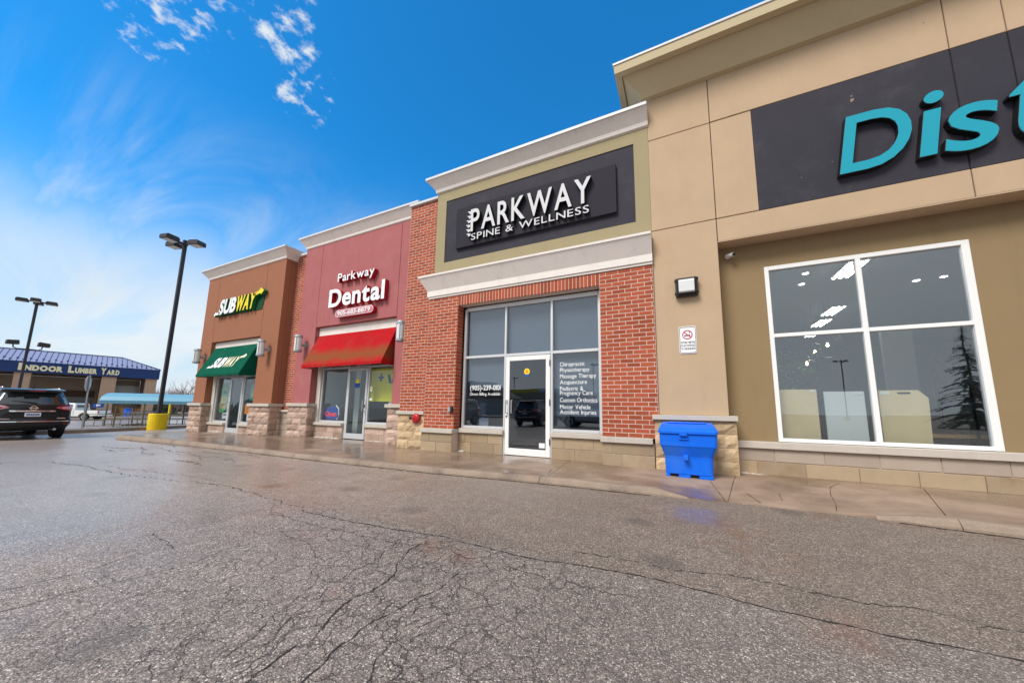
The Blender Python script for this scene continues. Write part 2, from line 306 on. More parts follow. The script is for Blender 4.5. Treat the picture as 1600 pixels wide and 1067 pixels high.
M['awn_green'] = mat('green_canvas', (0.004, 0.085, 0.05), 0.85, spec=0.05, mottle=0.3, mscale=2.5, fine=0.3, fscale=300, bump=0.15, bscale=250, streak=0.15, dirt=((0.03, 0.11, 0.075), 0.3))
M['awn_red'] = mat('red_canvas', (0.40, 0.012, 0.016), 0.85, spec=0.05, mottle=0.35, mscale=1.6, fine=0.25, fscale=300, bump=0.15, bscale=250, streak=0.15, dirt=((0.26, 0.05, 0.03), 0.6))
M['bin'] = mat('blue_polyethylene', (0.003, 0.13, 0.74), 0.42, mottle=0.2, mscale=4, dirt=((0.05, 0.18, 0.62), 0.5), fine=0.1, bump=0.12, bscale=60, streak=0.05)
M['lamp_glass'] = mat('frosted_lamp_glass', (0.66, 0.67, 0.66), 0.3, mottle=0.1, mscale=30)
M['ply'] = mat('plywood', (0.80, 0.60, 0.34), 0.6, mottle=0.35, mscale=2.5, streak=0.25)
M['glow'] = emis('fluorescent_tube', (1, 0.97, 0.92), 7.0)
M['warm'] = emis('warm_bulb', (1, 0.72, 0.38), 12.0)
M['leaf'] = mat('house_plant_leaf', (0.06, 0.15, 0.04), 0.8, vary=0.7)
M['bark'] = mat('grey_bark', (0.12, 0.10, 0.085), 0.9, mottle=0.4, mscale=10)
M['twig'] = mat('brown_twig', (0.22, 0.15, 0.13), 0.9, vary=0.5)
M['needle'] = mat('conifer_needle', (0.05, 0.085, 0.05), 0.8, vary=0.8)
M['roof_metal'] = mat('lilac_blue_roof_metal', (0.34, 0.34, 0.46), 0.4, metal=0.15, mottle=0.14, mscale=0.8)
M['blue_metal'] = mat('deep_blue_metal', (0.014, 0.042, 0.155), 0.45, mottle=0.2, streak=0.2)
M['cream'] = mat('cream_letter', (0.78, 0.72, 0.48), 0.5)
M['yard_col'] = mat('pinkish_beige_stucco', (0.44, 0.30, 0.21), 0.85, mottle=0.15, mscale=0.8, streak=0.1)
M['yard_wall'] = mat('beige_block_wall', (0.42, 0.33, 0.25), 0.85, mottle=0.15)
M['yard_band'] = mat('brown_band', (0.14, 0.085, 0.06), 0.85, mottle=0.15)
M['shutter'] = mat('grey_roll_shutter', (0.30, 0.31, 0.30), 0.6, mottle=0.1, streak=0.1)
M['corral_roof'] = mat('light_blue_metal', (0.16, 0.36, 0.47), 0.4, mottle=0.15, streak=0.15)
M['corral_post'] = mat('olive_bronze_post', (0.12, 0.10, 0.06), 0.6, mottle=0.2)
M['car_black'] = mat('black_car_paint', (0.008, 0.009, 0.012), 0.28, coat=0.5)
M['car_grey'] = mat('grey_car_paint', (0.16, 0.17, 0.18), 0.25, coat=1.0)
M['car_silver'] = mat('silver_car_paint', (0.50, 0.51, 0.52), 0.25, coat=1.0)
M['car_white'] = mat('white_truck_paint', (0.80, 0.80, 0.79), 0.3, coat=0.6)
M['car_glass'] = mat('tinted_car_glass', (0.02, 0.025, 0.03), 0.06, spec=1.0, coat=0.5)
M['tail'] = mat('red_tail_lens', (0.50, 0.015, 0.03), 0.15, coat=1.0)
M['tail_clear'] = mat('clear_tail_lens', (0.75, 0.38, 0.42), 0.15, coat=1.0)
M['plate'] = mat('plate_white', (0.75, 0.77, 0.80), 0.5)
M['blue_print'] = mat('blue_print', (0.02, 0.08, 0.35), 0.5)
M['black_print'] = mat('black_print', (0.02, 0.02, 0.02), 0.6)
M['red_print'] = mat('red_print', (0.55, 0.02, 0.06), 0.6)
M['green_print'] = mat('green_poster', (0.06, 0.34, 0.10), 0.5, mottle=0.4, mscale=5)
M['food_print'] = mat('food_poster_print', (0.36, 0.30, 0.12), 0.5, mottle=1.2, mscale=9)
M['teal_print'] = mat('teal_poster', (0.03, 0.30, 0.28), 0.5, mottle=0.5, mscale=6)
M['orange_print'] = mat('orange_poster', (0.75, 0.25, 0.03), 0.5, mottle=0.5, mscale=6)
M['yellow_banner'] = mat('yellow_banner', (0.82, 0.76, 0.03), 0.6, mottle=0.2)
M['snow'] = mat('salt_crust', (0.50, 0.46, 0.42), 0.9, mottle=0.4, mscale=14, bump=0.5, bscale=40)
M['wood'] = mat('stacked_lumber', (0.42, 0.24, 0.11), 0.8, vary=0.7, mottle=0.3)
M['house'] = mat('far_house_siding', (0.42, 0.40, 0.36), 0.85, mottle=0.1)
M['house_roof'] = mat('far_house_shingle', (0.12, 0.115, 0.11), 0.9, mottle=0.3)

# ------------------------------------------------------------------ mesh helpers
class MB:
    def __init__(s): s.v = []; s.f = []; s.m = []
    def poly(s, pts, mi=0):
        n = len(s.v); s.v += [tuple(p) for p in pts]; s.f.append(tuple(range(n, n+len(pts)))); s.m.append(mi)
    def box(s, x0, x1, y0, y1, z0, z1, mi=0):
        n = len(s.v)
        s.v += [(x0,y0,z0),(x1,y0,z0),(x1,y1,z0),(x0,y1,z0),(x0,y0,z1),(x1,y0,z1),(x1,y1,z1),(x0,y1,z1)]
        for f in ((0,3,2,1),(4,5,6,7),(0,1,5,4),(1,2,6,5),(2,3,7,6),(3,0,4,7)):
            s.f.append(tuple(n+i for i in f)); s.m.append(mi)
    def prism(s, pts, axis, a, b, mi=0):
        """extrude polygon pts (2-D) along axis from a to b"""
        def P(p, t): return {'x': (t, p[0], p[1]), 'y': (p[0], t, p[1]), 'z': (p[0], p[1], t)}[axis]
        n = len(s.v); k = len(pts)
        s.v += [P(p, a) for p in pts] + [P(p, b) for p in pts]
        s.f.append(tuple(n+i for i in range(k))); s.m.append(mi)
        s.f.append(tuple(n+k+i for i in reversed(range(k)))); s.m.append(mi)
        for i in range(k):
            j = (i+1) % k; s.f.append((n+i, n+k+i, n+k+j, n+j)); s.m.append(mi)
    def tube(s, path, r, n=8, mi=0, caps=True):
        path = [Vector(p) for p in path]; rs = r if isinstance(r, (list, tuple)) else [r]*len(path)
        base = len(s.v)
        for i, p in enumerate(path):
            a = path[max(i-1, 0)]; b = path[min(i+1, len(path)-1)]; t = (b-a).normalized()
            ref = Vector((0, 0, 1)) if abs(t.z) < 0.9 else Vector((1, 0, 0))
            u = t.cross(ref).normalized(); w = t.cross(u)
            for k in range(n):
                an = 2*math.pi*(k+0.5)/n; s.v.append(tuple(p + rs[i]*(math.cos(an)*u + math.sin(an)*w)))
        for i in range(len(path)-1):
            for k in range(n):
                q = base+i*n; s.f.append((q+k, q+(k+1) % n, q+n+(k+1) % n, q+n+k)); s.m.append(mi)
        if caps:
            s.f.append(tuple(base+k for k in reversed(range(n)))); s.m.append(mi)
            e = base+(len(path)-1)*n; s.f.append(tuple(e+k for k in range(n))); s.m.append(mi)
    def lathe(s, prof, c, axis='z', n=16, mi=0):
        """prof: list of (r, t) along axis through c"""
        base = len(s.v)
        for r, t in prof:
            for k in range(n):
                a = 2*math.pi*k/n; x, y = r*math.cos(a), r*math.sin(a)
                o = {'z': (x, y, t), 'y': (x, t, y), 'x': (t, x, y)}[axis]
                s.v.append((c[0]+o[0], c[1]+o[1], c[2]+o[2]))
        for i in range(len(prof)-1):
            for k in range(n):
                q = base+i*n; s.f.append((q+k, q+(k+1) % n, q+n+(k+1) % n, q+n+k)); s.m.append(mi)
        s.f.append(tuple(base+k for k in reversed(range(n)))); s.m.append(mi)
        e = base+(len(prof)-1)*n; s.f.append(tuple(e+k for k in range(n))); s.m.append(mi)
    def sweep(s, prof, path, mis=0):
        """prof: (q, z) list; path: (x, y, dx, dy) list, a point moves outward by q*(dx, dy)"""
        k = len(prof); base = len(s.v)
        for x, y, dx, dy in path:
            for q, z in prof: s.v.append((x+dx*q, y+dy*q, z))
        for i in range(len(path)-1):
            for j in range(k):
                jj = (j+1) % k; a = base+i*k; b = a+k
                s.f.append((a+j, a+jj, b+jj, b+j)); s.m.append(mis[j] if isinstance(mis, (list, tuple)) else mis)
        s.f.append(tuple(base+j for j in range(k))); s.m.append(0)
        e = base+(len(path)-1)*k; s.f.append(tuple(e+j for j in reversed(range(k)))); s.m.append(0)
    def mesh(s, name, mats, smooth=False, fix=True):
        me = bpy.data.meshes.new(name); me.from_pydata(s.v, [], s.f)
        for mm in (mats if isinstance(mats, (list, tuple)) else [mats]): me.materials.append(mm)
        me.polygons.foreach_set('material_index', s.m)
        if fix:
            bm = bmesh.new(); bm.from_mesh(me); bmesh.ops.recalc_face_normals(bm, faces=bm.faces); bm.to_mesh(me); bm.free()
        if smooth: me.polygons.foreach_set('use_smooth', [True]*len(me.polygons))
        me.update(); return me
    def build(s, name, mats, parent=None, smooth=False, bevel=0, fix=True, segs=1):
        return link(name, s.mesh(name, mats, smooth, fix), parent, bevel, segs)
def link(name, me, parent=None, bevel=0, segs=1):
    o = bpy.data.objects.new(name, me); COL.objects.link(o)
    if parent is not None: adopt(o, parent)
    if bevel:
        b = o.modifiers.new('bevel', 'BEVEL'); b.width = bevel; b.segments = segs; b.limit_method = 'ANGLE'; b.angle_limit = R(40)
    return o
WM = {}                                       # world matrix of every root/part (kept by hand, no depsgraph needed)
def adopt(o, parent):
    o.parent = parent
    o.matrix_parent_inverse = WM.get(parent.name, Matrix()).inverted()
    WM[o.name] = Matrix()                      # parts are modelled in the coordinates of their root's space
def thing(name, label, cat, loc=(0, 0, 0), group=None):
    o = bpy.data.objects.new(name, None); COL.objects.link(o); o.location = loc; o.empty_display_size = 0.2
    WM[o.name] = Matrix.Translation(loc)
    tag(o, label, cat, group); return o
def tag(o, label, cat, group=None):
    o['label'] = label; o['category'] = cat
    if group: o['group'] = group
    return o
def structure(o): o['kind'] = 'structure'; return o
def stuff(o): o['kind'] = 'stuff'; return o
def local(name, label, cat, group=None):       # a thing modelled round its own origin; set .location / .rotation_euler afterwards
    return thing(name, label, cat, (0, 0, 0), group)
def copy_tree(o, loc, rz, label=None, recolour=None):
    kids = {}
    for c in bpy.data.objects:
        if c.parent: kids.setdefault(c.parent.name, []).append(c)
    def cp(src, par):
        n = src.copy(); COL.objects.link(n)
        if par is not None: n.parent = par
        if recolour and n.type == 'MESH':
            for i, ms in enumerate(n.material_slots):
                if ms.material and ms.material.name in recolour:
                    new_ = recolour[ms.material.name]; ms.link = 'OBJECT'; ms.material = new_
        for k in kids.get(src.name, []): cp(k, n)
        return n
    n = cp(o, None); n.location = loc; n.rotation_euler = (0, 0, rz)
    if label: n['label'] = label
    return n

# ------------------------------------------------------------------ lettering
_cv = {}
def glyph(ch, bold=0.0, ext=0.0, res=5):
    key = (ch, bold, ext)
    if key not in _cv:
        c = bpy.data.curves.new('glyph', 'FONT'); c.body = ch; c.size = 1; c.offset = bold; c.extrude = ext; c.resolution_u = res
        o = bpy.data.objects.new('glyph', c); COL.objects.link(o)
        bpy.context.view_layer.update()
        me = bpy.data.meshes.new_from_object(o.evaluated_get(bpy.context.evaluated_depsgraph_get()))
        v = [tuple(x.co) for x in me.vertices]; f = [tuple(p.vertices) for p in me.polygons]; nz = [p.normal.z for p in me.polygons]
        bpy.data.objects.remove(o); bpy.data.curves.remove(c); bpy.data.meshes.remove(me)
        _cv[key] = (v, f, nz)
    return _cv[key]
def layout(text, bold, gap, space):
    x = 0; out = []
    for ch in text:
        if ch == ' ': x += space; continue
        v, f, nz = glyph(ch, bold)
        a = min(p[0] for p in v); b = max(p[0] for p in v)
        out.append((ch, x-a, x, x+b-a)); x += b-a+gap
    return out, x-gap
def lettering(text, x0, x1, z0, h, yf, depth, mats, parent, name='letter', bold=0.015, gap=0.09, space=0.32, shear=0.0, single=False, xf=None, capch='H'):
    """letters standing in the XZ plane, front at y=yf, body behind it; mats = (face, side)"""
    lo, w = layout(text, bold, gap, space); sx = (x1-x0)/w
    ch_ = max(p[1] for p in glyph(capch, bold)[0]) - min(p[1] for p in glyph(capch, bold)[0]); b0 = min(p[1] for p in glyph(capch, bold)[0]); sz = h/ch_
    objs = []; mb = MB()
    for ch, off, a, b in lo:
        v, f, nz = glyph(ch, bold, 0.5 if depth else 0.0)
        n = len(mb.v)
        for p in v:
            zz = (p[1]-b0)*sz
            P = (x0+(p[0]+off)*sx+shear*zz, yf+(0.5-p[2])*depth, z0+zz)
            mb.v.append(xf(P) if xf else P)
        for q, nn in zip(f, nz):
            mb.f.append(tuple(n+i for i in q)); mb.m.append(0 if (nn > 0.5 or not depth) else 1)
        if not single:
            objs.append(mb.build(name, list(mats), parent, fix=False)); mb = MB()
    if single: objs.append(mb.build(name, list(mats), parent, fix=False))
    return objs
def poly_letter(pts, yf, depth, mats, parent, name):
    mb = MB(); mb.prism(pts, 'y', yf, yf+depth, 1); mb.m[0] = 0
    return mb.build(name, list(mats), parent)

# ------------------------------------------------------------------ ground
def ss(t): t = max(0, min(1, t)); return t*t*(3-2*t)
def zg(x):
    """lot surface: level by the shops, falling gently to the west"""
    pts = ((-400, -1.0), (-65, -0.95), (-45, -0.68), (-33, -0.42), (-24, -0.20), (-20, -0.15), (-12, -0.02), (-9, 0), (500, 0))
    for (a, za), (b, zb) in zip(pts, pts[1:]):
        if x <= b: return za+(zb-za)*(x-a)/(b-a)
    return 0
def grid_sheet(name, xs, ys, zf, m_, th=None):
    mb = MB(); nx, ny = len(xs), len(ys)
    mb.v = [(x, y, zf(x, y)) for y in ys for x in xs]
    for j in range(ny-1):
        for i in range(nx-1): mb.f.append((j*nx+i, j*nx+i+1, (j+1)*nx+i+1, (j+1)*nx+i)); mb.m.append(0)
    return mb.build(name, m_, fix=False)
xs = [-420, -200, -100, -65, -55, -45, -39, -33, -28, -24, -22, -20, -18, -16, -14, -12, -10.5, -9, -5, 0, 5, 10, 40, 150, 400]
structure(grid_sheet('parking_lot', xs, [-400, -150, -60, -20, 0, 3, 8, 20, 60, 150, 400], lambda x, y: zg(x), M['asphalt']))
# cracks: narrow jagged strips lying in the asphalt
def strip(mb, pts, w0, w1, z, jag=0.03, step=0.03, mi=0):
    w0 *= .6; w1 *= .6
    P = [Vector((*p, 0)) for p in pts]; out = []
    for a, b in zip(P, P[1:]):
        n = max(1, int((b-a).length/step))
        for i in range(n): out.append(a+(b-a)*i/n)
    out.append(P[-1]); k = len(out)
    side = Vector((0, 0, 0)); base = len(mb.v); drift = 0
    for i, p in enumerate(out):
        t = (out[min(i+1, k-1)]-out[max(i-1, 0)]).normalized(); nrm = Vector((-t.y, t.x, 0))
        drift = drift*0.75+rng.uniform(-1, 1)*jag*0.55
        p = p+nrm*drift
        w = (w0+(w1-w0)*i/max(1, k-1))*rng.uniform(0.15, 1.6)*0.5
        if i in (0, k-1): w *= 0.2
        for s_ in (-1, 1): q = p+nrm*w*s_; mb.v.append((q.x, q.y, z+zg(q.x)))
    for i in range(k-1): a = base+2*i; mb.f.append((a, a+1, a+3, a+2)); mb.m.append(mi)
    return out
cracks = {
 'seam': ([(-3.7,2.42),(-3.58,2.38),(-2.91,2.38),(-2.23,2.45),(-1.84,2.49),(-1.39,2.46),(-1.06,2.44),(-.74,2.50),(-.32,2.54),(.06,2.52),(.37,2.48),(.59,2.47),(.88,2.47),(1.12,2.5),(1.5,2.52),(2.6,2.55),(5,2.5)], .016, .014, .012),
 'seam_b': ([(-.84,2.69),(-.52,2.76),(-.3,2.76),(-.09,2.74),(.3,2.84),(.59,2.81),(.83,2.81),(1.14,2.84),(1.6,2.8),(2.4,2.86)], .010, .012, .03),
 'a': ([(-1.95,2.3),(-1.94,2.14),(-1.86,1.94),(-1.77,1.86),(-1.72,1.69),(-1.71,1.59),(-1.74,1.46),(-1.71,1.34),(-1.64,1.23),(-1.65,1.17),(-1.63,1.07),(-1.61,1.0),(-1.6,.7)], .013, .010, .02),
 'b': ([(-1.38,2.03),(-1.37,1.81),(-1.43,1.65),(-1.43,1.53),(-1.45,1.44),(-1.47,1.34),(-1.46,1.24),(-1.46,1.17),(-1.43,1.08),(-1.41,.99),(-1.42,.6)], .008, .009, .02),
 'c': ([(-2.07,2.29),(-2.09,2.03),(-2.02,1.85),(-2.03,1.71),(-1.99,1.52),(-1.89,1.41),(-1.91,1.33),(-1.91,1.27),(-1.86,1.17),(-1.76,1.06),(-1.75,.9)], .006, .007, .02),
 'd': ([(-2.18,1.59),(-2.04,1.42),(-2.01,1.33),(-1.97,1.2),(-1.88,1.08),(-1.84,.9)], .005, .007, .02),
 'e': ([(-.98,1.82),(-1.13,1.67),(-1.19,1.58),(-1.21,1.51),(-1.23,1.44),(-1.24,1.36),(-1.26,1.3),(-1.24,1.21),(-1.19,1.12),(-1.2,.8)], .004, .006, .02),
 'f': ([(-3.81,2.16),(-3.65,2.19),(-3.3,2.16),(-3.03,2.17),(-2.72,2.19),(-2.52,2.16),(-2.25,2.19),(-2.02,2.24),(-1.76,2.3),(-1.49,2.25),(-1.28,2.36)], .009, .008, .03),
 'g': ([(-3.25,1.94),(-3.07,1.91),(-2.84,1.88),(-2.57,1.81),(-2.29,1.71)], .009, .006, .03),
 'h': ([(-4.19,2.43),(-3.91,2.22),(-3.65,2.19)], .008, .006, .03),
 'i': ([(-3.63,.4),(-3.56,.75),(-3.55,.89),(-3.6,1.13)], .010, .005, .02),
 'j': ([(-3.25,.4),(-3.23,.65),(-3.23,.8),(-3.15,1.01),(-3.09,1.29),(-3.15,1.5)], .010, .005, .02),
 'k': ([(-4.07,1.41),(-3.68,1.36),(-3.46,1.32)], .010, .006, .03),
 'l': ([(-14,1.5),(-10.87,1.61),(-10.7,2.1),(-9.36,2.21),(-7.67,2.27),(-6.46,2.43),(-5.87,2.6),(-4.5,2.5),(-3.7,2.42)], .022, .010, .05),
 'm': ([(-9.02,2.41),(-8.01,2.5),(-6.9,2.66),(-5.9,2.7)], .014, .008, .05),
 'n': ([(-.75,2.26),(-.43,2.25),(-.29,2.29)], .007, .005, .03),
 'o': ([(-1.12,2.27),(-.86,2.2),(-.74,2.22),(-.6,2.1)], .007, .005, .03),
}
mb = MB()
for k, (p, a, b, j) in cracks.items():
    out = strip(mb, p, a, b, .0035, j)
    for q in out[2::7]:                       # short side branches
        if rng.random() < .55 and q.x > -6:
            an = rng.uniform(0, 6.28); ln = rng.uniform(.06, .26)
            strip(mb, [(q.x, q.y), (q.x+math.cos(an)*ln*.5, q.y+math.sin(an)*ln*.5), (q.x+math.cos(an+.5)*ln, q.y+math.sin(an+.5)*ln)], .005, .002, .0034, .02, .03)
# crazed net between the long cracks
for _ in range(70):
    x, y = rng.uniform(-3.6, -1.1), rng.uniform(1.75, 2.4); an = rng.choice((0, 0, 1.57, 1.1, 2.2))+rng.uniform(-.5, .5)
    ln = rng.uniform(.12, .4)
    strip(mb, [(x, y), (x+math.cos(an)*ln*.5, y+math.sin(an)*ln*.5), (x+math.cos(an+.6)*ln, y+math.sin(an+.6)*ln)], .004, .003, .0033, .035, .03)
for _ in range(34):
    x, y = rng.uniform(-2.4, -.9), rng.uniform(.9, 1.9); an = -1.57+rng.uniform(-.5, .5); ln = rng.uniform(.1, .35)
    strip(mb, [(x, y), (x+math.cos(an)*ln*.5, y+math.sin(an)*ln*.5), (x+math.cos(an+.5)*ln, y+math.sin(an+.5)*ln)], .004, .003, .0032, .02, .03)
for _ in range(26):
    x, y = rng.uniform(-14, -8), rng.uniform(3.2, 4.5); ln = rng.uniform(.3, 1.2)
    strip(mb, [(x, y), (x+ln*.6, y+rng.uniform(-.1, .1)), (x+ln, y+rng.uniform(-.2, .2))], .03, .015, .0033, .05, .06)
stuff(mb.build('asphalt_crack', M['crack'], fix=False))

# sidewalk
KL = [(-16.9,4.58),(-11.7,4.55),(-6.6,4.57),(-3.8,4.68),(-2.6,4.80),(-1.6,4.88),(-.6,4.9),(0,4.95),(.5,5.0),(1.5,5.02),(2.2,4.93),(2.7,4.88),(9,4.8)]
def yk(x):
    for (a, ya), (b, yb) in zip(KL, KL[1:]):
        if x <= b: return ya+(yb-ya)*(x-a)/(b-a)
    return KL[-1][1]
def wz(x): return .09-.06*ss((-11-x)/7)        # top of walk
def rampf(x): return ss((x+.55)/.7)*(1-ss((x-1.5)/.8))
def zs(x, y):
    z = wz(x)
    return z-rampf(x)*.082*ss((yk(x)+1.25-y)/1.25)
cuts = [(-16.75,-16.75),(-14.6,-14.6),(-12.2,-12.2),(-9.4,-9.4),(-6.5,-6.5),(-3.5,-3.64),(-1.9,-2.1),(.42,.72),(2.3,2.88),(5.2,5.2),(9,9)]   # (x at kerb, x at wall)
walk = structure(bpy.data.objects.new('sidewalk', None)); COL.objects.link(walk)
for (ka, wa), (kb, wb) in zip(cuts, cuts[1:]):
    mb = MB(); nx = max(4, int((kb-ka)/.18)); ny = 16
    for j in range(ny+1):
        for i in range(nx+1):
            u, v = i/nx, j/ny
            xk = ka+.004+(kb-ka-.008)*u; xw = wa+.004+(wb-wa-.008)*u
            kw = .16 if True else 0
            y0 = yk(xk)+kw*(1-rampf(xk)); y = y0+(7.5-y0)*v; x = xk+(xw-xk)*min(1, (y-y0)/(6.75-y0))
            mb.v.append((x, y, zs(x, y)))
    for j in range(ny):
        for i in range(nx): a = j*(nx+1)+i; mb.f.append((a, a+1, a+nx+2, a+nx+1)); mb.m.append(0)
    n = len(mb.v)                                # edge skirts give the slabs thickness
    for i in list(range(nx+1)): x, y, z = mb.v[i]; mb.v.append((x, y, z-.12))
    for i in range(nx): mb.f.append((i, n+i, n+i+1, i+1)); mb.m.append(0)
    for side in (0, nx):
        n = len(mb.v)
        for j in range(ny+1): x, y, z = mb.v[j*(nx+1)+side]; mb.v.append((x, y, z-.06))
        for j in range(ny): a = j*(nx+1)+side; mb.f.append((a, a+nx+1, n+j+1, n+j)); mb.m.append(0)
    mb.build('paving_slab', M['walk'], walk, fix=False)
# walk apron round the west corner, draining to the lot
mb = MB(); cor = [(-16.76,4.6),(-16.76,7.5),(-18.2,7.5),(-18.2,22),(-23.5,22),(-22,11),(-20.6,8.6),(-19.0,6.6),(-17.6,5.1)]
mb.poly([(x, y, .028 if x > -18.5 and y < 21 else zg(x)+.012) for x, y in cor]); mb.poly([(x, y, -.4) for x, y in cor])
for i in range(len(cor)):
    a, b = cor[i], cor[(i+1) % len(cor)]; n = 2
    za = mb.v[i][2]; zb = mb.v[(i+1) % len(cor)][2]
    mb.poly([(a[0], a[1], za), (a[0], a[1], -.4), (b[0], b[1], -.4), (b[0], b[1], zb)])
mb.build('corner_apron', M['walk'], walk)
# tooled marks and settled cracks in the walk
mb = MB()
def wstrip(pts, w):
    P = [Vector((*p, 0)) for p in pts]
    for a, b in zip(P, P[1:]):
        n = max(1, int((b-a).length/.08)); t = (b-a).normalized(); nr = Vector((-t.y, t.x, 0))
        for i in range(n):
            p, q = a+(b-a)*i/n, a+(b-a)*(i+1)/n; ww = w*rng.uniform(.5, 1.2)/2
            mb.poly([(c.x, c.y, zs(c.x, c.y)+.004) for c in (p-nr*ww, p+nr*ww, q+nr*ww, q-nr*ww)])
wstrip([(.29,5.9),(.37,5.3),(.40,4.98)], .008); wstrip([(1.95,6.6),(1.74,6.2),(1.62,5.8),(1.55,5.4),(1.47,5.12)], .007); wstrip([(1.05,5.6),(1.02,5.3)], .006)
wstrip([(.68,5.5),(.77,5.1)], .008); wstrip([(-2.05,5.6),(-1.95,5.1)], .008)
structure(mb.build('sidewalk_crack', M['joint'], fix=False))
# kerb: worn concrete edge in lengths
def kerb_len(xa, xb, par):
    mb = MB(); n = max(2, int((xb-xa)/.12)); prof = 6
    for i in range(n+1):
        x = xa+(xb-xa)*i/n; y = yk(x); zt = wz(x); zb = zg(x)-.05; k = 1-rampf(x)
        zt = zb+.05+(zt-zb-.05)*max(.03, k) + rng.uniform(-.004, .004)
        ch = .022+rng.uniform(-.006, .012); fy = y+rng.uniform(-.006, .006)
        for (yy, z) in ((y+.163, zb), (y+.158, zt-.002), (fy+ch+.01, zt+.002), (fy+.006, zt-ch), (fy-.015, zb+.05+(zt-zb-.05)*.3), (fy-.02, zb)): mb.v.append((x, yy, z))
    for i in range(n):
        for j in range(prof-1): a = i*prof+j; mb.f.append((a, a+prof, a+prof+1, a+1)); mb.m.append(0)
    mb.f.append(tuple(range(prof))); mb.m.append(0); mb.f.append(tuple(n*prof+j for j in range(prof))); mb.m.append(0)
    mb.build('kerb_length', M['kerb'], par, fix=True)
kerb = structure(bpy.data.objects.new('kerb', None)); COL.objects.link(kerb)
ends = [-16.9, -13.6, -10.5, -7.4, -4.4, -1.98, .12]
for a, b in zip(ends, ends[1:]): kerb_len(a+.004, b-.004, kerb)
for a, b in ((1.75, 2.32), (2.32, 5.1), (5.1, 9)): kerb_len(a+.004, b-.004, kerb)
mb = MB()
for xa, xb in ((-16.85, -.45), (1.9, 9)):
    n = int((xb-xa)/.06)
    for i in range(n):
        x, x2 = xa+(xb-xa)*i/n, xa+(xb-xa)*(i+1)/n; w = rng.uniform(.012, .035)
        mb.poly([(x, yk(x)-.018, zg(x)+.0045), (x2, yk(x2)-.018, zg(x2)+.0045), (x2, yk(x2)-.02-w, zg(x2)+.004), (x, yk(x)-.02-w*rng.uniform(.7, 1.2), zg(x)+.004)])
stuff(mb.build('gutter_grit', M['joint'], fix=False))
# traffic island on the west side
isl = [(-23.6,-14),(-23.4,-4),(-23.05,3.3),(-22.85,5.2),(-23.75,7.2),(-24.9,9.15),(-27.5,13),(-33,19)]
mb = MB()
for (xa, ya), (xb, yb) in zip(isl, isl[1:]):
    d = Vector((xb-xa, yb-ya)).normalized(); nx_, ny_ = d.y, -d.x
    A = [(xa, ya), (xa-.16, ya), (xa-1.5, ya)]; B = [(xb, yb), (xb-.16, yb), (xb-1.5, yb)]
    za, zb = zg(xa), zg(xb)
    for k, (m_, h0, h1) in enumerate(((0, .14, .14), (1, .13, .13))):
        mb.poly([(A[k][0], A[k][1], za+h0), (B[k][0], B[k][1], zb+h0), (B[k+1][0], B[k+1][1], zb+h1), (A[k+1][0], A[k+1][1], za+h1)], m_)
    mb.poly([(xa+.02, ya, za-.05), (xb+.02, yb, zb-.05), (xb, yb, zb+.14), (xa, ya, za+.14)], 0)
    mb.poly([(xa-1.5, ya, za-.2), (xb-1.5, yb, zb-.2), (xb-1.5, yb, zb+.13), (xa-1.5, ya, za+.13)], 0)
structure(mb.build('traffic_island', [M['kerb'], M['walk']], fix=False))

# ------------------------------------------------------------------ masonry helpers
CO, BL = .0793, .240                          # brick course and brick length, joint included
def brick_mesh(w, h, d, name='brick'):
    """front at y=0, body to +y; slightly rounded arris"""
    mb = MB(); c = .004
    x0, x1, z0, z1 = 0, w, 0, h
    mb.v = [(x0, c, z0), (x1, c, z0), (x1, c, z1), (x0, c, z1), (x0+c, 0, z0+c), (x1-c, 0, z0+c), (x1-c, 0, z1-c), (x0+c, 0, z1-c),
            (x0, d, z0), (x1, d, z0), (x1, d, z1), (x0, d, z1)]
    mb.f = [(4, 5, 6, 7), (0, 1, 5, 4), (1, 2, 6, 5), (2, 3, 7, 6), (3, 0, 4, 7), (8, 9, 1, 0), (9, 10, 2, 1), (10, 11, 3, 2), (11, 8, 0, 3)]
    mb.m = [0]*9
    return mb
_bm = {}
def brick_obj(x, z, w, h, yf, parent, jog=True):
    k = (round(w, 3), round(h, 3))
    if k not in _bm: _bm[k] = brick_mesh(w, h, .03).mesh('brick', M['brick'], fix=False)
    o = bpy.data.objects.new('brick', _bm[k]); COL.objects.link(o); adopt(o, parent)
    o.location = (x, yf+(rng.uniform(-.0015, .0015) if jog else 0), z)
def brick_rows(x0, x1, z0, z1, phase=0):
    """yield x, z, w, h of every brick of a running-bond panel"""
    out = []; n = int(round((z1-z0)/CO)); co = (z1-z0)/n
    for r in range(n):
        z = z0+r*co; x = x0-(BL/2 if (r+phase) % 2 else 0)
        while x < x1-.01:
            a, b = max(x, x0), min(x+BL, x1)
            if b-a > .035: out.append((a+.0065, z+.0065, b-a-.013, co-.013))
            x += BL
    return out
def joined_bricks(rows, yf, parent, name='brickwork', axis='y'):
    mb = MB()
    for x, z, w, h in rows:
        b = brick_mesh(w, h, .03); n = len(mb.v); j = rng.uniform(-.0015, .0015)
        mb.v += [(p[0]+x, p[1]+yf+j, p[2]+z) for p in b.v]; mb.f += [tuple(n+i for i in f) for f in b.f]; mb.m += b.m
    return stuff(mb.build(name, M['brick'], parent, fix=False))
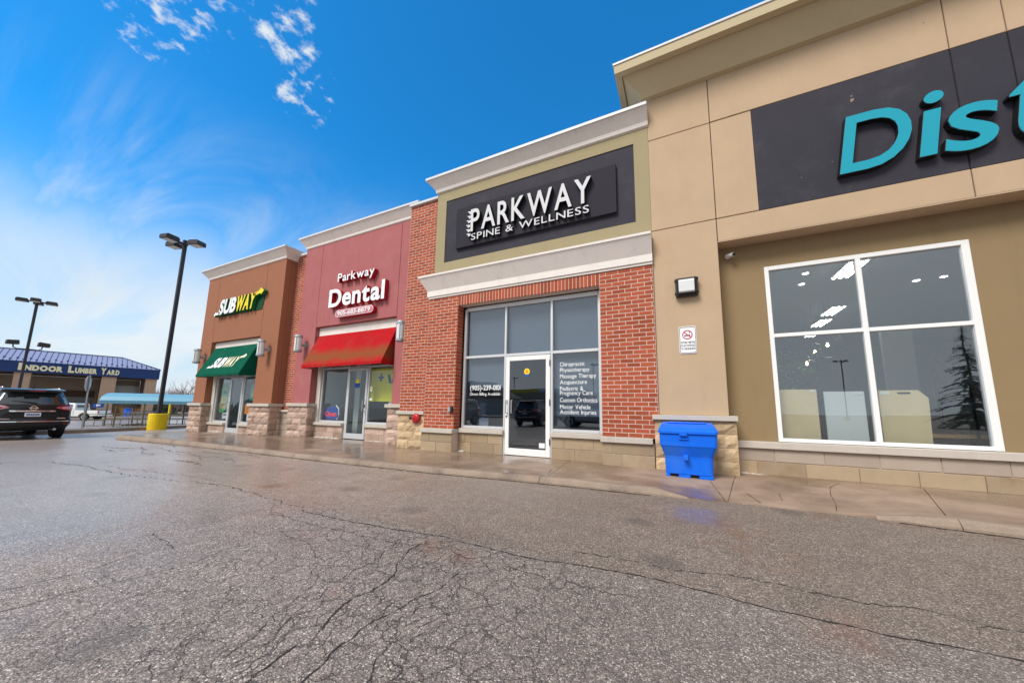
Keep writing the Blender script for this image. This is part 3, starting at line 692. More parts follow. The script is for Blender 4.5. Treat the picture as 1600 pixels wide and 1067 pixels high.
def rock(x0, x1, yf, d, z0, z1, m_, parent, rough=.022, name='stone', nx=None, side=None):
    """one rock-faced ashlar stone, front near yf"""
    mb = MB(); nx = nx or (4 if x1-x0 > .3 else 3); nz = 3
    g = .005
    x0 += g; x1 -= g; z0 += g; z1 -= g
    for j in range(nz+1):
        for i in range(nx+1):
            e = i in (0, nx) or j in (0, nz)
            x = x0+(x1-x0)*i/nx+(0 if e else rng.uniform(-.015, .015)); z = z0+(z1-z0)*j/nz+(0 if e else rng.uniform(-.012, .012))
            mb.v.append((x, yf+(rng.uniform(.008, .018) if e else -rng.uniform(0, rough)), z))
    w = nx+1
    for j in range(nz):
        for i in range(nx): a = j*w+i; mb.f.append((a, a+1, a+w+1, a+w)); mb.m.append(0)
    k = len(mb.v); mb.v += [(x0, yf+d, z0), (x1, yf+d, z0), (x1, yf+d, z1), (x0, yf+d, z1)]
    top = [nz*w+i for i in range(w)]; bot = list(range(w)); lf = [j*w for j in range(nz+1)]; rg = [j*w+nx for j in range(nz+1)]
    for f in (bot[::-1]+[k, k+1], top+[k+2, k+3], lf+[k+3, k], rg[::-1]+[k+1, k+2]): mb.f.append(tuple(f)); mb.m.append(0)
    return mb.build(name, m_, parent)
def block(x0, x1, yf, d, z0, z1, m_, parent, name='stone_block'):
    mb = MB(); mb.box(x0+.004, x1-.004, yf+rng.uniform(-.002, .002), yf+d, z0+.004, z1-.004); return mb.build(name, m_, parent, bevel=.004)
def stone_pier(x0, x1, yf, z0, z1, rows, m_, parent, inner=None, depth=.5):
    """rock-faced pier; inner = +1 adds a visible return on the east side"""
    hh = (z1-z0)/rows
    pier = MB(); pier.box(x0+.012, x1-.012, yf+.02, yf+depth, z0, z1-.002); pier = pier.build('stone_pier', M['mortar'], parent)
    for r in range(rows):
        xs_ = [x0]
        offs = (.42, .62, .30, .52, .36)[r % 5]
        x = x0+offs*min(1, (x1-x0)/1.0)
        while x < x1-.14: xs_.append(x); x += rng.uniform(.32, .6)
        xs_.append(x1)
        for a, b in zip(xs_, xs_[1:]): rock(a, b, yf, .03, z0+r*hh, z0+(r+1)*hh, m_, pier)
        if inner:
            ys = [yf+.012, yf+rng.uniform(.2, .32), yf+depth]
            for a, b in zip(ys, ys[1:]):                 # return stones, facing +x
                mb = MB(); g = .005; z_0, z_1 = z0+r*hh+g, z0+(r+1)*hh-g; a += g; b -= g
                q = [(x1-.03, a, z_0), (x1-.03, b, z_0), (x1-.03, b, z_1), (x1-.03, a, z_1)]
                s = [(x1+.0, a, z_0), (x1+.0, b, z_0), (x1+.0, b, z_1), (x1+.0, a, z_1)]
                c = [(x1+.02, a+.04, z_0+.05), (x1+.024, b-.05, z_0+.04), (x1+.016, b-.06, z_1-.05), (x1+.022, a+.05, z_1-.04)]
                mb.v = q+s+c
                mb.f = [(0, 1, 5, 4), (1, 2, 6, 5), (2, 3, 7, 6), (3, 0, 4, 7), (4, 5, 9, 8), (5, 6, 10, 9), (6, 7, 11, 10), (7, 4, 8, 11), (8, 9, 10, 11)]; mb.m = [0]*9
                mb.build('stone', m_, pier)
    return pier
def cap(x0, x1, y0, y1, z0, z1, parent, name='stone_cap'):
    mb = MB(); mb.box(x0, x1, y0, y1, z0, z1); return mb.build(name, M['cap'], parent, bevel=.008, segs=2)
def bx(name, m_, parent, *b, bevel=0):
    mb = MB(); mb.box(*b); return mb.build(name, m_, parent, bevel=bevel)
def frame_bars(bars, y0, y1, m_, parent, name='frame', bevel=.004):
    """bars: (x0, x1, z0, z1) lists; verticals are given first, horizontals sit 2 mm proud"""
    for k, (a, b, c, d) in enumerate(bars):
        if b-a < .01 or d-c < .01: continue
        mb = MB(); mb.box(a, b, y0-(.002 if k % 2 else 0), y1, c, d); mb.build(name, m_, parent, bevel=bevel)
def pane(x0, x1, z0, z1, y, m_, parent, name='pane'):
    mb = MB(); mb.box(x0, x1, y, y+.008, z0, z1); return mb.build(name, m_, parent)
def room(x0, x1, y0, y1, z0, z1, parent, wall, nm='interior'):
    mb = MB()
    mb.poly([(x0, y0, z0), (x1, y0, z0), (x1, y1, z0), (x0, y1, z0)], 1)
    mb.poly([(x0, y0, z1), (x1, y0, z1), (x1, y1, z1), (x0, y1, z1)], 0)
    mb.poly([(x0, y1, z0), (x1, y1, z0), (x1, y1, z1), (x0, y1, z1)], 0)
    mb.poly([(x0, y0, z0), (x0, y1, z0), (x0, y1, z1), (x0, y0, z1)], 0)
    mb.poly([(x1, y0, z0), (x1, y1, z0), (x1, y1, z1), (x1, y0, z1)], 0)
    return mb.build(nm, [wall, M['floor']], parent, fix=False)
def pull(parent, x, y, z0, z1, off=.07, name='handle'):
    mb = MB(); mb.tube([(x, y, z0), (x, y-off, z0), (x, y-off, z1), (x, y, z1)], .013, 8); return mb.build(name, M['steel'], parent)

# ================================================================== tan shop (east end)
A = thing('shop_building', 'tan stucco shop unit with a charcoal sign band and large four-pane window', 'shop', (2, 6.6, 0), 'shop units of the strip plaza')
def panel(x0, x1, z0, z1, m_, par, yf=6.6, d=.05, name='stucco_panel'):
    mb = MB(); mb.box(x0, x1, yf, yf+d, z0, z1); return mb.build(name, m_, par, bevel=.006)
bx('backing_wall', M['joint'], A, -.40, 9, 6.625, 6.93, 4.06, 7.33)
bx('pillar_core', M['joint'], A, -.40, .64, 6.625, 6.93, .2, 4.06)
g = .006
for x0, x1, z0, z1 in ((-.41, .655, 1.02, 4.47), (-.41, .655, 4.482, 6.372), (-.41, .655, 6.384, 7.32), (.667, 1.293, 4.482, 6.372),
                       (.667, 3.725, 6.391, 7.32), (3.737, 4.28, 6.391, 7.32), (4.292, 9, 6.391, 7.32), (.667, 3.725, 4.05, 4.468), (3.737, 9, 4.05, 4.468)):
    panel(x0, x1, z0, z1, M['tan'], A)
for x0, x1 in ((1.296, 3.723), (3.739, 4.278), (4.294, 9)): panel(x0, x1, 4.474, 6.386, M['charcoal'], A, 6.606, .04, 'sign_band_panel')
bx('soffit', M['tan'], A, .66, 9, 6.603, 6.93, 4.035, 4.052)
bx('pillar_side', M['tan'], A, .630, .654, 6.652, 6.93, 1.02, 4.04)
# recessed olive wall round the window
WX0, WX1, WZ0, WZ1 = 1.352, 3.77, .622, 3.58
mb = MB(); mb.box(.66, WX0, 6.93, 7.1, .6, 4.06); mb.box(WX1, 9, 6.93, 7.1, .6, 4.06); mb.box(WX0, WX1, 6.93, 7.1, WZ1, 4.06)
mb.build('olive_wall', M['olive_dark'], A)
win = bx('window', M['white_frame'], A, WX0, WX0+.062, 6.915, 7.0, WZ0, WZ1, bevel=.004)
frame_bars([(WX1-.085, WX1, WZ0, WZ1), (WX0+.06, WX1-.08, WZ1-.07, WZ1), (2.535, 2.60, WZ0+.05, WZ1-.065), (WX0+.06, WX1-.08, WZ0, WZ0+.055), (2.53, 2.605, WZ0, WZ0+.002), (WX0+.06, 2.536, 2.335, 2.395), (2.599, 2.599, WZ0, WZ0), (2.599, WX1-.083, 2.335, 2.395)], 6.917, 6.995, M['white_frame'], win, 'window_frame')
for a, b in ((WX0+.06, 2.54), (2.595, WX1-.08)):
    for c, d in ((WZ0+.05, 2.34), (2.39, WZ1-.065)): pane(a, b, c, d, 6.955, M['glass_store'], win)
# stone base, sill
stone_pier(-.49, .75, 6.53, .075, .935, 4, M['stone_tan'], A, depth=.42)
cap(-.515, .765, 6.475, 6.93, .935, 1.02, A)
cap(.752, 9, 6.83, 7.0, .505, .615, A, 'window_sill')
bx('base_core', M['mortar'], A, .75, 9, 6.893, 7.05, .05, .506)
x = .752
for i in range(11):
    x2 = min(x+.625, 9)
    if i == 0: x2 = x+.52
    block(x, x2, 6.88, .05, .300, .503, M['block_grey'], A); x = x2
x = .752
for i in range(11):
    x2 = x+(.28 if i == 0 else .625)
    block(x, min(x2, 9), 6.875, .05, .085, .297, M['block_tan'], A); x = x2
# cornice with a mitred west return
prof = [(0, 7.27), (.085, 7.285), (.41, 7.665), (.41, 7.622), (.53, 7.618), (.538, 7.79), (0, 7.79)]
mb = MB(); mb.sweep(prof, [(9, 6.6, 0, -1), (-.41, 6.6, -1, -1), (-.41, 16, -1, 0)])
mb.build('cornice', M['olive_cornice'], A)
mb = MB(); mb.sweep([(.0, 7.793), (.555, 7.793), (.555, 7.835), (0, 7.85)], [(9, 6.6, 0, -1), (-.41, 6.6, -1, -1), (-.41, 16, -1, 0)]); mb.build('roof_flashing', M['flash'], A)
bx('roof', M['flash'], A, -.40, 9, 6.94, 18, 7.2, 7.78); bx('side_wall', M['tan'], A, -.405, -.2, 6.94, 18, 0, 7.2); bx('rear_wall', M['tan'], A, -.2, 9, 17.8, 18, 0, 7.2)
# interior
room(.7, 8.9, 7.11, 17.7, .1, 3.72, A, M['grey_room'])
for x, y, lb in ((2.82, 7.95, 'nearest, behind the middle mullion'), (3.53, 11.1, 'second, in the left upper pane'), (3.68, 12.5, 'third, just above the transom'), (3.95, 14.2, 'deepest, below the transom')):
    t_ = thing('ceiling_light', 'fluorescent ceiling light in the tan shop, '+lb, 'ceiling light', (x, y, 3.69), 'fluorescent lights in the tan shop')
    bx('housing', M['white'], t_, x-.15, x+.15, y-.45, y+.45, 3.68, 3.715)
    mb = MB()
    for k in (-.1, 0, .1): mb.box(x+k-.014, x+k+.014, y-.42, y+.42, 3.662, 3.677)
    mb.build('tube', M['glow'], t_)
for x, y, lb in ((4.21, 9.15, 'left one in the right upper pane'), (2.17, 7.87, 'upper one in the left upper pane'), (2.27, 8.52, 'second one in the left upper pane'), (4.55, 9.08, 'right one in the right upper pane')):
    t_ = thing('downlight', 'small round ceiling downlight in the tan shop, '+lb, 'ceiling light', (x, y, 3.70), 'round downlights in the tan shop')
    mb = MB(); mb.lathe([(.065, 3.69), (.06, 3.715)], (x, y, 0), n=14); mb.build('rim', M['white'], t_); mb = MB(); mb.lathe([(.045, 3.682), (.045, 3.689)], (x, y, 0), n=14); mb.build('lens', M['glow'], t_)
for x, y, z, r, lb in ((3.02, 10.0, 2.64, .30, 'largest and nearest'), (2.87, 10.3, 2.53, .22, 'middle'), (2.80, 10.7, 2.31, .18, 'lowest and farthest')):
    t_ = thing('pendant_lamp', 'clear glass globe pendant lamp with warm bulb, %s of three' % lb, 'lamp', (x, y, z), 'globe pendants in the tan shop')
    mb = MB(); mb.tube([(x, y, 3.71), (x, y, z+r)], .006, 6); mb.build('cord', M['black'], t_)
    mb = MB(); mb.lathe([(.02, -r), (r*.6, -r*.8), (r*.95, -r*.3), (r*.98, .2*r), (r*.7, r*.72), (.03, r)], (x, y, z), n=16); mb.build('globe', M['glass'], t_, smooth=True)
    mb = MB(); mb.lathe([(.01, -.045), (.03, -.01), (.012, .05)], (x, y, z), n=10); mb.build('bulb', M['warm'], t_, smooth=True)
pl = thing('house_plant', 'leafy green plant behind the left panes of the tan shop window', 'plant', (1.75, 8.3, .1))
mb = MB(); mb.lathe([(.16, .1), (.22, .55)], (1.75, 8.3, 0), n=14); mb.build('pot', M['dark'], pl)
mb = MB()
for i in range(9): a = rng.uniform(0, 6.28); mb.tube([(1.75, 8.3, .5), (1.75+.2*math.cos(a), 8.3+.2*math.sin(a), 1.2), (1.75+.4*math.cos(a), 8.3+.4*math.sin(a), rng.uniform(1.5, 2.1))], .01, 5)
mb.build('stem', M['leaf'], pl)
mb = MB()
for i in range(520):
    a = rng.uniform(0, 6.28); r_ = rng.uniform(.05, .62); z = rng.uniform(1.0, 2.3); c = Vector((1.75+r_*math.cos(a), 8.3+r_*math.sin(a), z))
    d = Vector((rng.uniform(-1, 1), rng.uniform(-1, 1), rng.uniform(-.8, .6))).normalized()*rng.uniform(.06, .11); s_ = d.cross(Vector((0, 0, 1))).normalized()*.035
    mb.poly([c, c+d*.5+s_, c+d, c+d*.5-s_])
stuff(mb.build('foliage', M['leaf'], pl, fix=False))
t_ = thing('display_board', 'plywood board with a clipped corner standing inside the right window pane', 'board', (3.0, 7.35, .5))
mb = MB(); mb.prism([(2.72, .66), (3.24, .66), (3.26, 1.33), (3.16, 1.45), (2.72, 1.45)], 'y', 7.2, 7.23); mb.build('board', M['ply'], t_); bx('label', M['white_print'], t_, 2.74, 2.84, 7.195, 7.199, 1.39, 1.43)
bx('grip', M['black'], t_, 2.93, 3.07, 7.193, 7.199, 1.395, 1.42)
t_ = thing('display_board', 'plywood board standing inside the left window pane beside the whitish board', 'board', (1.6, 7.3, .5)); bx('board', M['ply'], t_, 1.43, 1.97, 7.2, 7.23, .66, 1.475); bx('label', M['white_print'], t_, 1.88, 1.94, 7.195, 7.199, 1.43, 1.46)
t_ = thing('display_board', 'whitish board standing inside the left window pane next to the middle mullion', 'board', (2.2, 7.3, .5)); bx('board', M['pale_room'], t_, 2.07, 2.57, 7.25, 7.28, .66, 1.44); bx('post', M['black'], t_, 2.0, 2.05, 7.21, 7.24, .66, 1.46); bx('label', M['white_print'], t_, 2.44, 2.54, 7.243, 7.249, 1.39, 1.42)
t_ = thing('partition_panel', 'pale tall panel standing deep inside the right half of the tan shop', 'panel', (3.1, 10.5, .1)); bx('panel', M['pale_room'], t_, 4.1, 4.6, 10.4, 10.5, .1, 3.0); bx('foot', M['steel'], t_, 4.15, 4.55, 10.2, 10.39, .1, .16)
t_ = thing('drafting_table', 'dark folding table with a tilted board inside the right pane of the tan shop', 'table', (3.9, 8.2, .1))
mb = MB(); mb.prism([(3.72, .9), (3.76, .9), (3.76, 2.06), (3.72, 2.06)], 'y', 8.0, 8.03); mb.tube([(3.74, 8.0, 2.06), (4.1, 8.0, 1.5)], .02, 6); mb.tube([(4.1, 8.0, 1.52), (4.12, 8.0, .1)], .018, 6); mb.build('frame', M['black'], t_); bx('top', M['wood'], t_, 3.5, 4.4, 8.1, 8.7, .72, .76); bx('leg', M['black'], t_, 3.55, 3.6, 8.15, 8.6, .1, .715); bx('leg', M['black'], t_, 4.3, 4.35, 8.15, 8.6, .1, .715)

# ================================================================== wellness unit (brick)
B = thing('shop_building', 'red brick clinic unit with a pale olive parapet and silver door', 'shop', (-3, 6.6, 0), 'shop units of the strip plaza')
YB = 6.56
rp = bx('brick_pier', M['mortar'], B, -1.412, -.415, YB+.005, 6.8, .6, 3.805)
rowsR = brick_rows(-1.412, -.415, .602, 3.803); [brick_obj(x, z, w, h, YB, rp) for x, z, w, h in rowsR]
lp = bx('brick_pier', M['mortar'], B, -5.72, -4.827, YB+.005, 6.8, .6, 3.805)
rowsL = brick_rows(-5.72, -4.825, .602, 3.803)
li = bx('brick_lintel', M['mortar'], B, -4.825, -1.414, YB+.005, 6.78, 3.545, 3.804)
n_ = 0
for i in range(43):
    x = -4.825+i*(3.411/43); brick_obj(x+.0065, 3.545, 3.411/43-.013, .253, YB, li); n_ += 1
left_n = max(0, 300-len(rowsR)-n_)
[brick_obj(x, z, w, h, YB, lp) for x, z, w, h in rowsL[:left_n]]
if rowsL[left_n:]: joined_bricks(rowsL[left_n:], YB, lp)
# jamb of the west pier: returns of the courses, facing +x
mb = MB(); n = int(round((3.803-.602)/CO)); co = (3.803-.602)/n
for r in range(n):
    z0, z1 = .602+r*co+.006, .602+(r+1)*co-.006
    for a, b in (((YB+.004, YB+.115), (YB+.125, 6.8)) if r % 2 else ((YB+.004, 6.8),)):
        mb.box(-4.84, -4.8195+rng.uniform(-.001, .001), a, b, z0, z1)
stuff(mb.build('jamb_brickwork', M['brick'], lp, fix=False))
# brick section west of the clinic
sp = bx('brick_panel', M['mortar'], B, -6.62, -5.725, 6.665, 6.9, .92, 6.60)
sp2 = bx('brick_strip', M['mortar'], B, -5.725, -5.645, 6.665, 6.9, 4.3, 6.60)
rowsS = brick_rows(-6.62, -5.645, .98, 6.6); keep = []
for x, z, w, h in rowsS:
    if x+w > -5.725 and z < 3.8: w = -5.725-x
    if w > .03: keep.append((x, z, w, h))
joined_bricks(keep, 6.66, sp)
bx('parapet_coping', M['flash'], B, -6.64, -5.62, 6.60, 6.95, 6.605, 6.675, bevel=.005)
stone_pier(-6.6, -5.735, 6.6, .08, .91, 4, M['stone_tan'], B, inner=None, depth=.3); cap(-6.625, -5.725, 6.545, 6.9, .912, .995, B)
# stone base, sills
def base_run(x0, x1, yf, par, ys, zt, first):
    bx('base_core', M['mortar'], par, x0+.002, x1-.002, yf+.012, 6.85, .05, zt)
    for r, (z0, z1, mm) in enumerate(((.08, .295, M['block_tan']), (.298, zt, M['block_tan']))):
        x = x0; k = 0
        while x < x1-.02:
            x2 = min(x+(first*(.55 if r else 1) if k == 0 else .60), x1)
            if x1-x2 < .12: x2 = x1
            block(x, x2, yf, .05, z0, z1, mm, par); x = x2; k += 1
base_run(-5.735, -4.822, 6.515, B, 0, .5, .46); cap(-5.745, -4.80, 6.465, 6.8, .503, .598, B)
base_run(-4.822, -3.635, 6.755, B, 0, .52, .36); cap(-4.79, -3.62, 6.70, 6.85, .523, .622, B, 'window_sill')
base_run(-2.50, -1.41, 6.755, B, 0, .52, .5); cap(-2.515, -1.44, 6.70, 6.85, .523, .622, B, 'window_sill')
base_run(-1.41, -.495, 6.515, B, 0, .5, .36); cap(-1.43, -.52, 6.465, 6.8, .503, .598, B)
# glazing
yg = 6.78
sf = bx('storefront', M['alu'], B, -4.765, -4.71, yg, yg+.1, .626, 3.49, bevel=.003)
frame_bars([(-3.648, -3.60, .09, 3.43), (-4.712, -1.505, 3.432, 3.52), (-2.528, -2.478, .09, 3.43), (-4.712, -3.65, 2.262, 2.322), (-1.505, -1.45, .626, 3.52), (-3.60, -2.53, 2.262, 2.322), (0, 0, 0, 0), (-2.478, -1.507, 2.262, 2.322), (0, 0, 0, 0), (-4.712, -3.65, .626, .685), (0, 0, 0, 0), (-2.478, -1.507, .626, .685)], yg, yg+.1, M['alu'], sf, 'mullion')
for a, b in ((-4.712, -3.646), (-3.602, -2.526), (-2.48, -1.503)): pane(a, b, 2.32, 3.435, yg+.045, M['glass_clinic'], sf)
pane(-4.712, -3.646, .683, 2.265, yg+.045, M['glass_clinic'], sf); pane(-2.48, -1.503, .683, 2.265, yg+.045, M['glass_clinic'], sf)
dr = bx('door', M['white_frame'], B, -3.592, -3.50, yg-.01, yg+.04, .10, 2.25, bevel=.004)
frame_bars([(-2.63, -2.535, .10, 2.25), (-3.502, -2.628, 2.15, 2.25), (0, 0, 0, 0), (-3.502, -2.628, .10, .24)], yg-.01, yg+.04, M['white_frame'], dr, 'door_rail')
pane(-3.505, -2.625, .235, 2.155, yg+.012, M['glass_clinic'], dr)
pull(dr, -3.545, yg-.01, .99, 1.27, .07); pull(dr, -3.43, yg+.012, .99, 1.27, .05)
bx('lock', M['black'], dr, -3.57, -3.545, yg-.022, yg-.011, .90, .94); bx('lock', M['steel'], dr, -3.575, -3.545, yg-.022, yg-.011, 1.20, 1.24)
for z in (.35, 1.16, 2.0): bx('hinge', M['bronze'], dr, -2.545, -2.53, yg-.03, yg-.011, z, z+.13)
bx('door_notice', M['plate'], dr, -2.78, -2.65, yg-.002, yg+.011, .28, .38)
st = thing('door_sticker', 'round yellow and blue sticker on the glass door of the brick clinic', 'sticker', (-3.08, yg, 1.87))
mb = MB(); mb.lathe([(.07, 0), (.07, .003)], (-3.08, yg+.008, 1.90), 'y', 18); mb.build('disc', M['yellow'], st)
mb = MB(); mb.prism([(-3.15, 1.84), (-3.01, 1.84), (-3.04, 1.79), (-3.12, 1.79)], 'y', yg+.007, yg+.010); mb.build('arc', M['blue_print'], st); mb = MB(); mb.lathe([(.035, 0), (.035, .002)], (-3.08, yg+.005, 1.90), 'y', 12); mb.build('centre', M['orange_print'], st)
rm = room(-4.75, -1.46, yg+.1, 12, .1, 3.54, B, M['grey_room'])
for a, b in ((-4.71, -3.65), (-3.6, -2.53), (-2.48, -1.51)): bx('added_blind', M['blind'], B, a, b, yg+.14, yg+.15, 2.3, 3.45)  # blinds added behind the panes to lift the glass toward its reflected grey
bx('added_blind', M['blind'], B, -4.66, -3.65, yg+.14, yg+.15, 1.55, 2.28); bx('added_blind', M['blind'], B, -2.48, -1.51, yg+.14, yg+.15, .95, 2.28)
bx('reception_wall', M['blind'], B, -3.0, -2.55, 8.2, 8.3, .1, 2.6)
# window lettering
wl = thing('window_lettering', 'white list of treatments on the glass right of the clinic door', 'lettering', (-1.95, yg+.03, 1.4))
for tx, x1, zb, h in (('Chiropractic', -1.80, 1.985, .085), ('Physiotherapy', -1.70, 1.865, .085), ('Massage Therapy', -1.565, 1.735, .085), ('Acupuncture', -1.755, 1.61, .085), ('Pediatric &', -1.83, 1.475, .085), ('Pregnancy Care', -1.64, 1.385, .085), ('Custom Orthotics', -1.555, 1.24, .085), ('Motor Vehicle', -1.69, 1.10, .085), ('Accident Injuries', -1.575, .995, .085)):
    lettering(tx, -2.33, x1, zb, h, yg+.040, 0, (M['white_print'], M['white_print']), wl, 'text_line', .001, .07, .30, single=True)
wl = thing('window_lettering', 'white phone number on the glass left of the clinic door', 'lettering', (-4.15, yg+.03, 1.5))
lettering('(905)-239-0101', -4.57, -3.75, 1.505, .115, yg+.040, 0, (M['white_print'],)*2, wl, 'text_line', .012, .06, .28, single=True)
lettering('Direct Billing Available', -4.57, -3.755, 1.385, .065, yg+.040, 0, (M['white_print'],)*2, wl, 'text_line', .004, .06, .28, single=True)
nt = thing('paper_notice', 'small white paper notice inside the lower left clinic pane', 'notice', (-4.2, yg+.07, .7)); bx('sheet', M['plate'], nt, -4.30, -4.06, yg+.06, yg+.063, .69, .86)
mb = MB(); [mb.box(-4.28, -4.08+k*.01, yg+.057, yg+.059, .80-k*.035, .812-k*.035) for k in (0, -2, -1)]; mb.build('print', M['blue_print'], nt)
# olive parapet wall with recessed charcoal field
mb = MB(); X0, X1, Z0, Z1 = -5.35, -.69, 4.742, 6.428
mb.box(-5.64, X0, 6.6, 6.8, 4.25, 6.75); mb.box(X1, -.412, 6.6, 6.8, 4.25, 6.75); mb.box(X0, X1, 6.6, 6.8, 4.25, Z0); mb.box(X0, X1, 6.6, 6.8, Z1, 6.75)
mb.build('olive_parapet', M['olive'], B); bx('sign_field', M['charcoal'], B, X0, X1, 6.618, 6.75, Z0, Z1)
mid = [(0, 3.808), (.022, 3.808), (.022, 3.852), (.046, 3.858), (.046, 4.0), (.21, 4.312), (.226, 4.316), (.226, 4.362), (0, 4.40)]
pth = [(-.412, 6.56, 0, -1), (-5.72, 6.56, -1, -1), (-5.72, 6.66, -1, 0)]
mb = MB(); mb.sweep(mid, pth, [1, 1, 1, 1, 0, 1, 1, 1, 0]); mb.build('storefront_moulding', [M['cornice'], M['trim']], B)
pth = [(-.40, 6.6, 0, -1), (-5.64, 6.6, -1, -1), (-5.64, 12, -1, 0)]
mb = MB(); mb.sweep([(0, 6.70), (.042, 6.72), (.057, 6.80), (.22, 7.0), (0, 7.0)], pth, [1, 1, 0, 0, 0]); mb.build('cornice', [M['cornice'], M['trim']], B)
mb = MB(); mb.sweep([(0, 7.003), (.246, 7.003), (.246, 7.065), (0, 7.09)], pth); mb.build('roof_flashing', M['flash'], B)
bx('roof', M['flash'], B, -6.6, -.42, 6.96, 18, 6.3, 6.55); bx('backup_wall', M['joint'], B, -5.63, -.42, 6.81, 6.95, 3.56, 6.98); bx('rear_wall', M['olive'], B, -6.6, -.42, 17.8, 17.99, 0, 6.3)

# ================================================================== dental unit (rose stucco)
Cc = thing('shop_building', 'rose red stucco dental unit with a brick strip at its west side', 'shop', (-9.5, 7.1, 0), 'shop units of the strip plaza')
for x0, x1, z0, z1 in ((-11.95, -11.046, 1.16, 6.65), (-11.034, -7.406, 3.70, 6.65), (-7.394, -6.62, 1.16, 6.65)): panel(x0, x1, z0, z1, M['rose'], Cc, 7.12, .2)
bx('backing_wall', M['joint'], Cc, -11.94, -6.63, 7.325, 7.4, 3.71, 6.64)
bx('opening_jamb', M['rose'], Cc, -11.06, -11.037, 7.322, 7.6, 1.15, 3.70)
stone_pier(-12.02, -10.98, 7.05, .07, 1.065, 5, M['stone_pink'], Cc, inner=1, depth=.34); cap(-12.05, -10.93, 6.995, 7.4, 1.067, 1.165, Cc)
stone_pier(-7.47, -6.61, 7.05, .07, 1.065, 5, M['stone_pink'], Cc, depth=.34); cap(-7.52, -6.61, 6.995, 7.4, 1.067, 1.165, Cc)
bx('fascia_beam', M['trim'], Cc, -11.034, -7.40, 7.25, 7.40, 3.40, 3.69, bevel=.006)
bx('opening_soffit', M['dark'], Cc, -11.03, -7.40, 7.405, 7.6, 3.36, 3.68)
yd = 7.37
bx('beige_jamb', M['beige_panel'], Cc, -11.03, -10.83, yd-.04, yd+.1, .1, 3.38)
sf = bx('storefront', M['alu'], Cc, -10.83, -10.775, yd, yd+.08, .57, 3.38, bevel=.003)
frame_bars([(-9.60, -9.545, .1, 3.33), (-10.775, -7.45, 3.332, 3.38), (-8.66, -8.605, .1, 3.33), (-10.775, -9.602, 2.285, 2.345), (-7.50, -7.45, .57, 3.33), (-9.545, -8.662, 2.285, 2.345), (0, 0, 0, 0), (-8.605, -7.502, 2.285, 2.345), (0, 0, 0, 0), (-10.775, -9.602, .57, .63), (0, 0, 0, 0), (-8.605, -7.502, .57, .63)], yd, yd+.08, M['alu'], sf, 'mullion')
for a, b in ((-10.777, -9.598), (-8.607, -7.498)):
    pane(a, b, .628, 2.288, yd+.03, M['glass'], sf)
for a, b in ((-10.777, -9.598), (-9.547, -8.658), (-8.607, -7.498)): pane(a, b, 2.343, 3.334, yd+.03, M['glass'], sf)
dr = bx('door', M['alu'], Cc, -9.54, -9.46, yd-.02, yd+.03, .11, 2.28, bevel=.003)
frame_bars([(-8.745, -8.665, .11, 2.28), (-9.462, -8.743, 2.19, 2.28), (0, 0, 0, 0), (-9.462, -8.743, .11, .27)], yd-.02, yd+.03, M['alu'], dr, 'door_rail')
pane(-9.465, -8.74, .265, 2.195, yd, M['glass'], dr); pull(dr, -8.71, yd-.02, .95, 1.28, .09); bx('lock', M['black'], dr, -8.725, -8.70, yd-.032, yd-.021, 1.05, 1.15)
for a, b, f in ((-10.98, -9.6, .5), (-8.605, -7.47, .6)):
    bx('base_core', M['mortar'], Cc, a, b, 7.33, 7.5, .05, .475)
    for z0, z1, ff in ((.08, .27, f), (.273, .475, f*1.3)):
        x = a
        while x < b-.02:
            x2 = min(x+ff, b); x2 = b if b-x2 < .12 else x2; block(x, x2, 7.32, .04, z0, z1, M['stone_pink'], Cc); x = x2
    cap(a+(.02 if a < -9 else -.04), b, 7.26, 7.42, .478, .568, Cc, 'window_sill')
rm = room(-10.83, -7.45, yd+.09, 12.5, .1, 3.36, Cc, M['grey_room'])
bx('interior_column', M['pale_room'], Cc, -10.25, -10.0, 8.2, 8.4, .1, 3.3); bx('interior_column', M['pale_room'], Cc, -8.05, -7.93, 7.65, 7.8, .1, 3.3)
bn = thing('banner', 'yellow banner with a dark blue plus hung behind the right pane of the rose unit', 'banner', (-8.1, 7.9, 1.2))
bx('sheet', M['yellow_banner'], bn, -9.0, -7.5, 7.62, 7.64, 1.25, 2.26)
mb = MB(); mb.box(-8.42, -8.36, 7.605, 7.615, 1.86, 2.10); mb.box(-8.50, -8.28, 7.603, 7.614, 1.95, 2.01); mb.build('plus_mark', M['blue_print'], bn)
mb = MB(); mb.prism([(-8.12, 2.06), (-8.03, 2.06), (-7.95, 1.80), (-8.05, 1.80)], 'y', 7.605, 7.615); mb.prism([(-7.95, 1.80), (-7.90, 1.80), (-7.80, 2.06), (-7.86, 2.06)], 'y', 7.603, 7.614); mb.build('dark_mark', M['blue_print'], bn)
bx('rail', M['steel'], bn, -9.15, -7.47, 7.615, 7.645, 2.262, 2.285)
ns = thing('open_sign', 'small red and blue open sign low in the left pane of the rose unit', 'sign', (-10.5, 7.5, .7))
mb = MB(); mb.prism([(-10.72, .68), (-10.12, .66), (-10.08, .95), (-10.35, 1.1), (-10.7, 1.0)], 'y', 7.5, 7.53); mb.build('board', M['blue_print'], ns)
lettering('Open', -10.68, -10.14, .76, .16, 7.488, .01, (emis('neon_red', (.8, .04, .05), .35), M['red_side']), ns, 'letter', .02, .05)
mb = MB(); mb.tube([(-10.12, 7.5, .66), (-10.03, 7.5, .8), (-10.06, 7.5, 1.0), (-10.2, 7.5, 1.12)], .02, 6); mb.build('swoosh', M['white'], ns)
ds = thing('door_sticker', 'yellow and blue tooth sticker on the glass door of the rose unit', 'sticker', (-9.1, yd, 1.8))
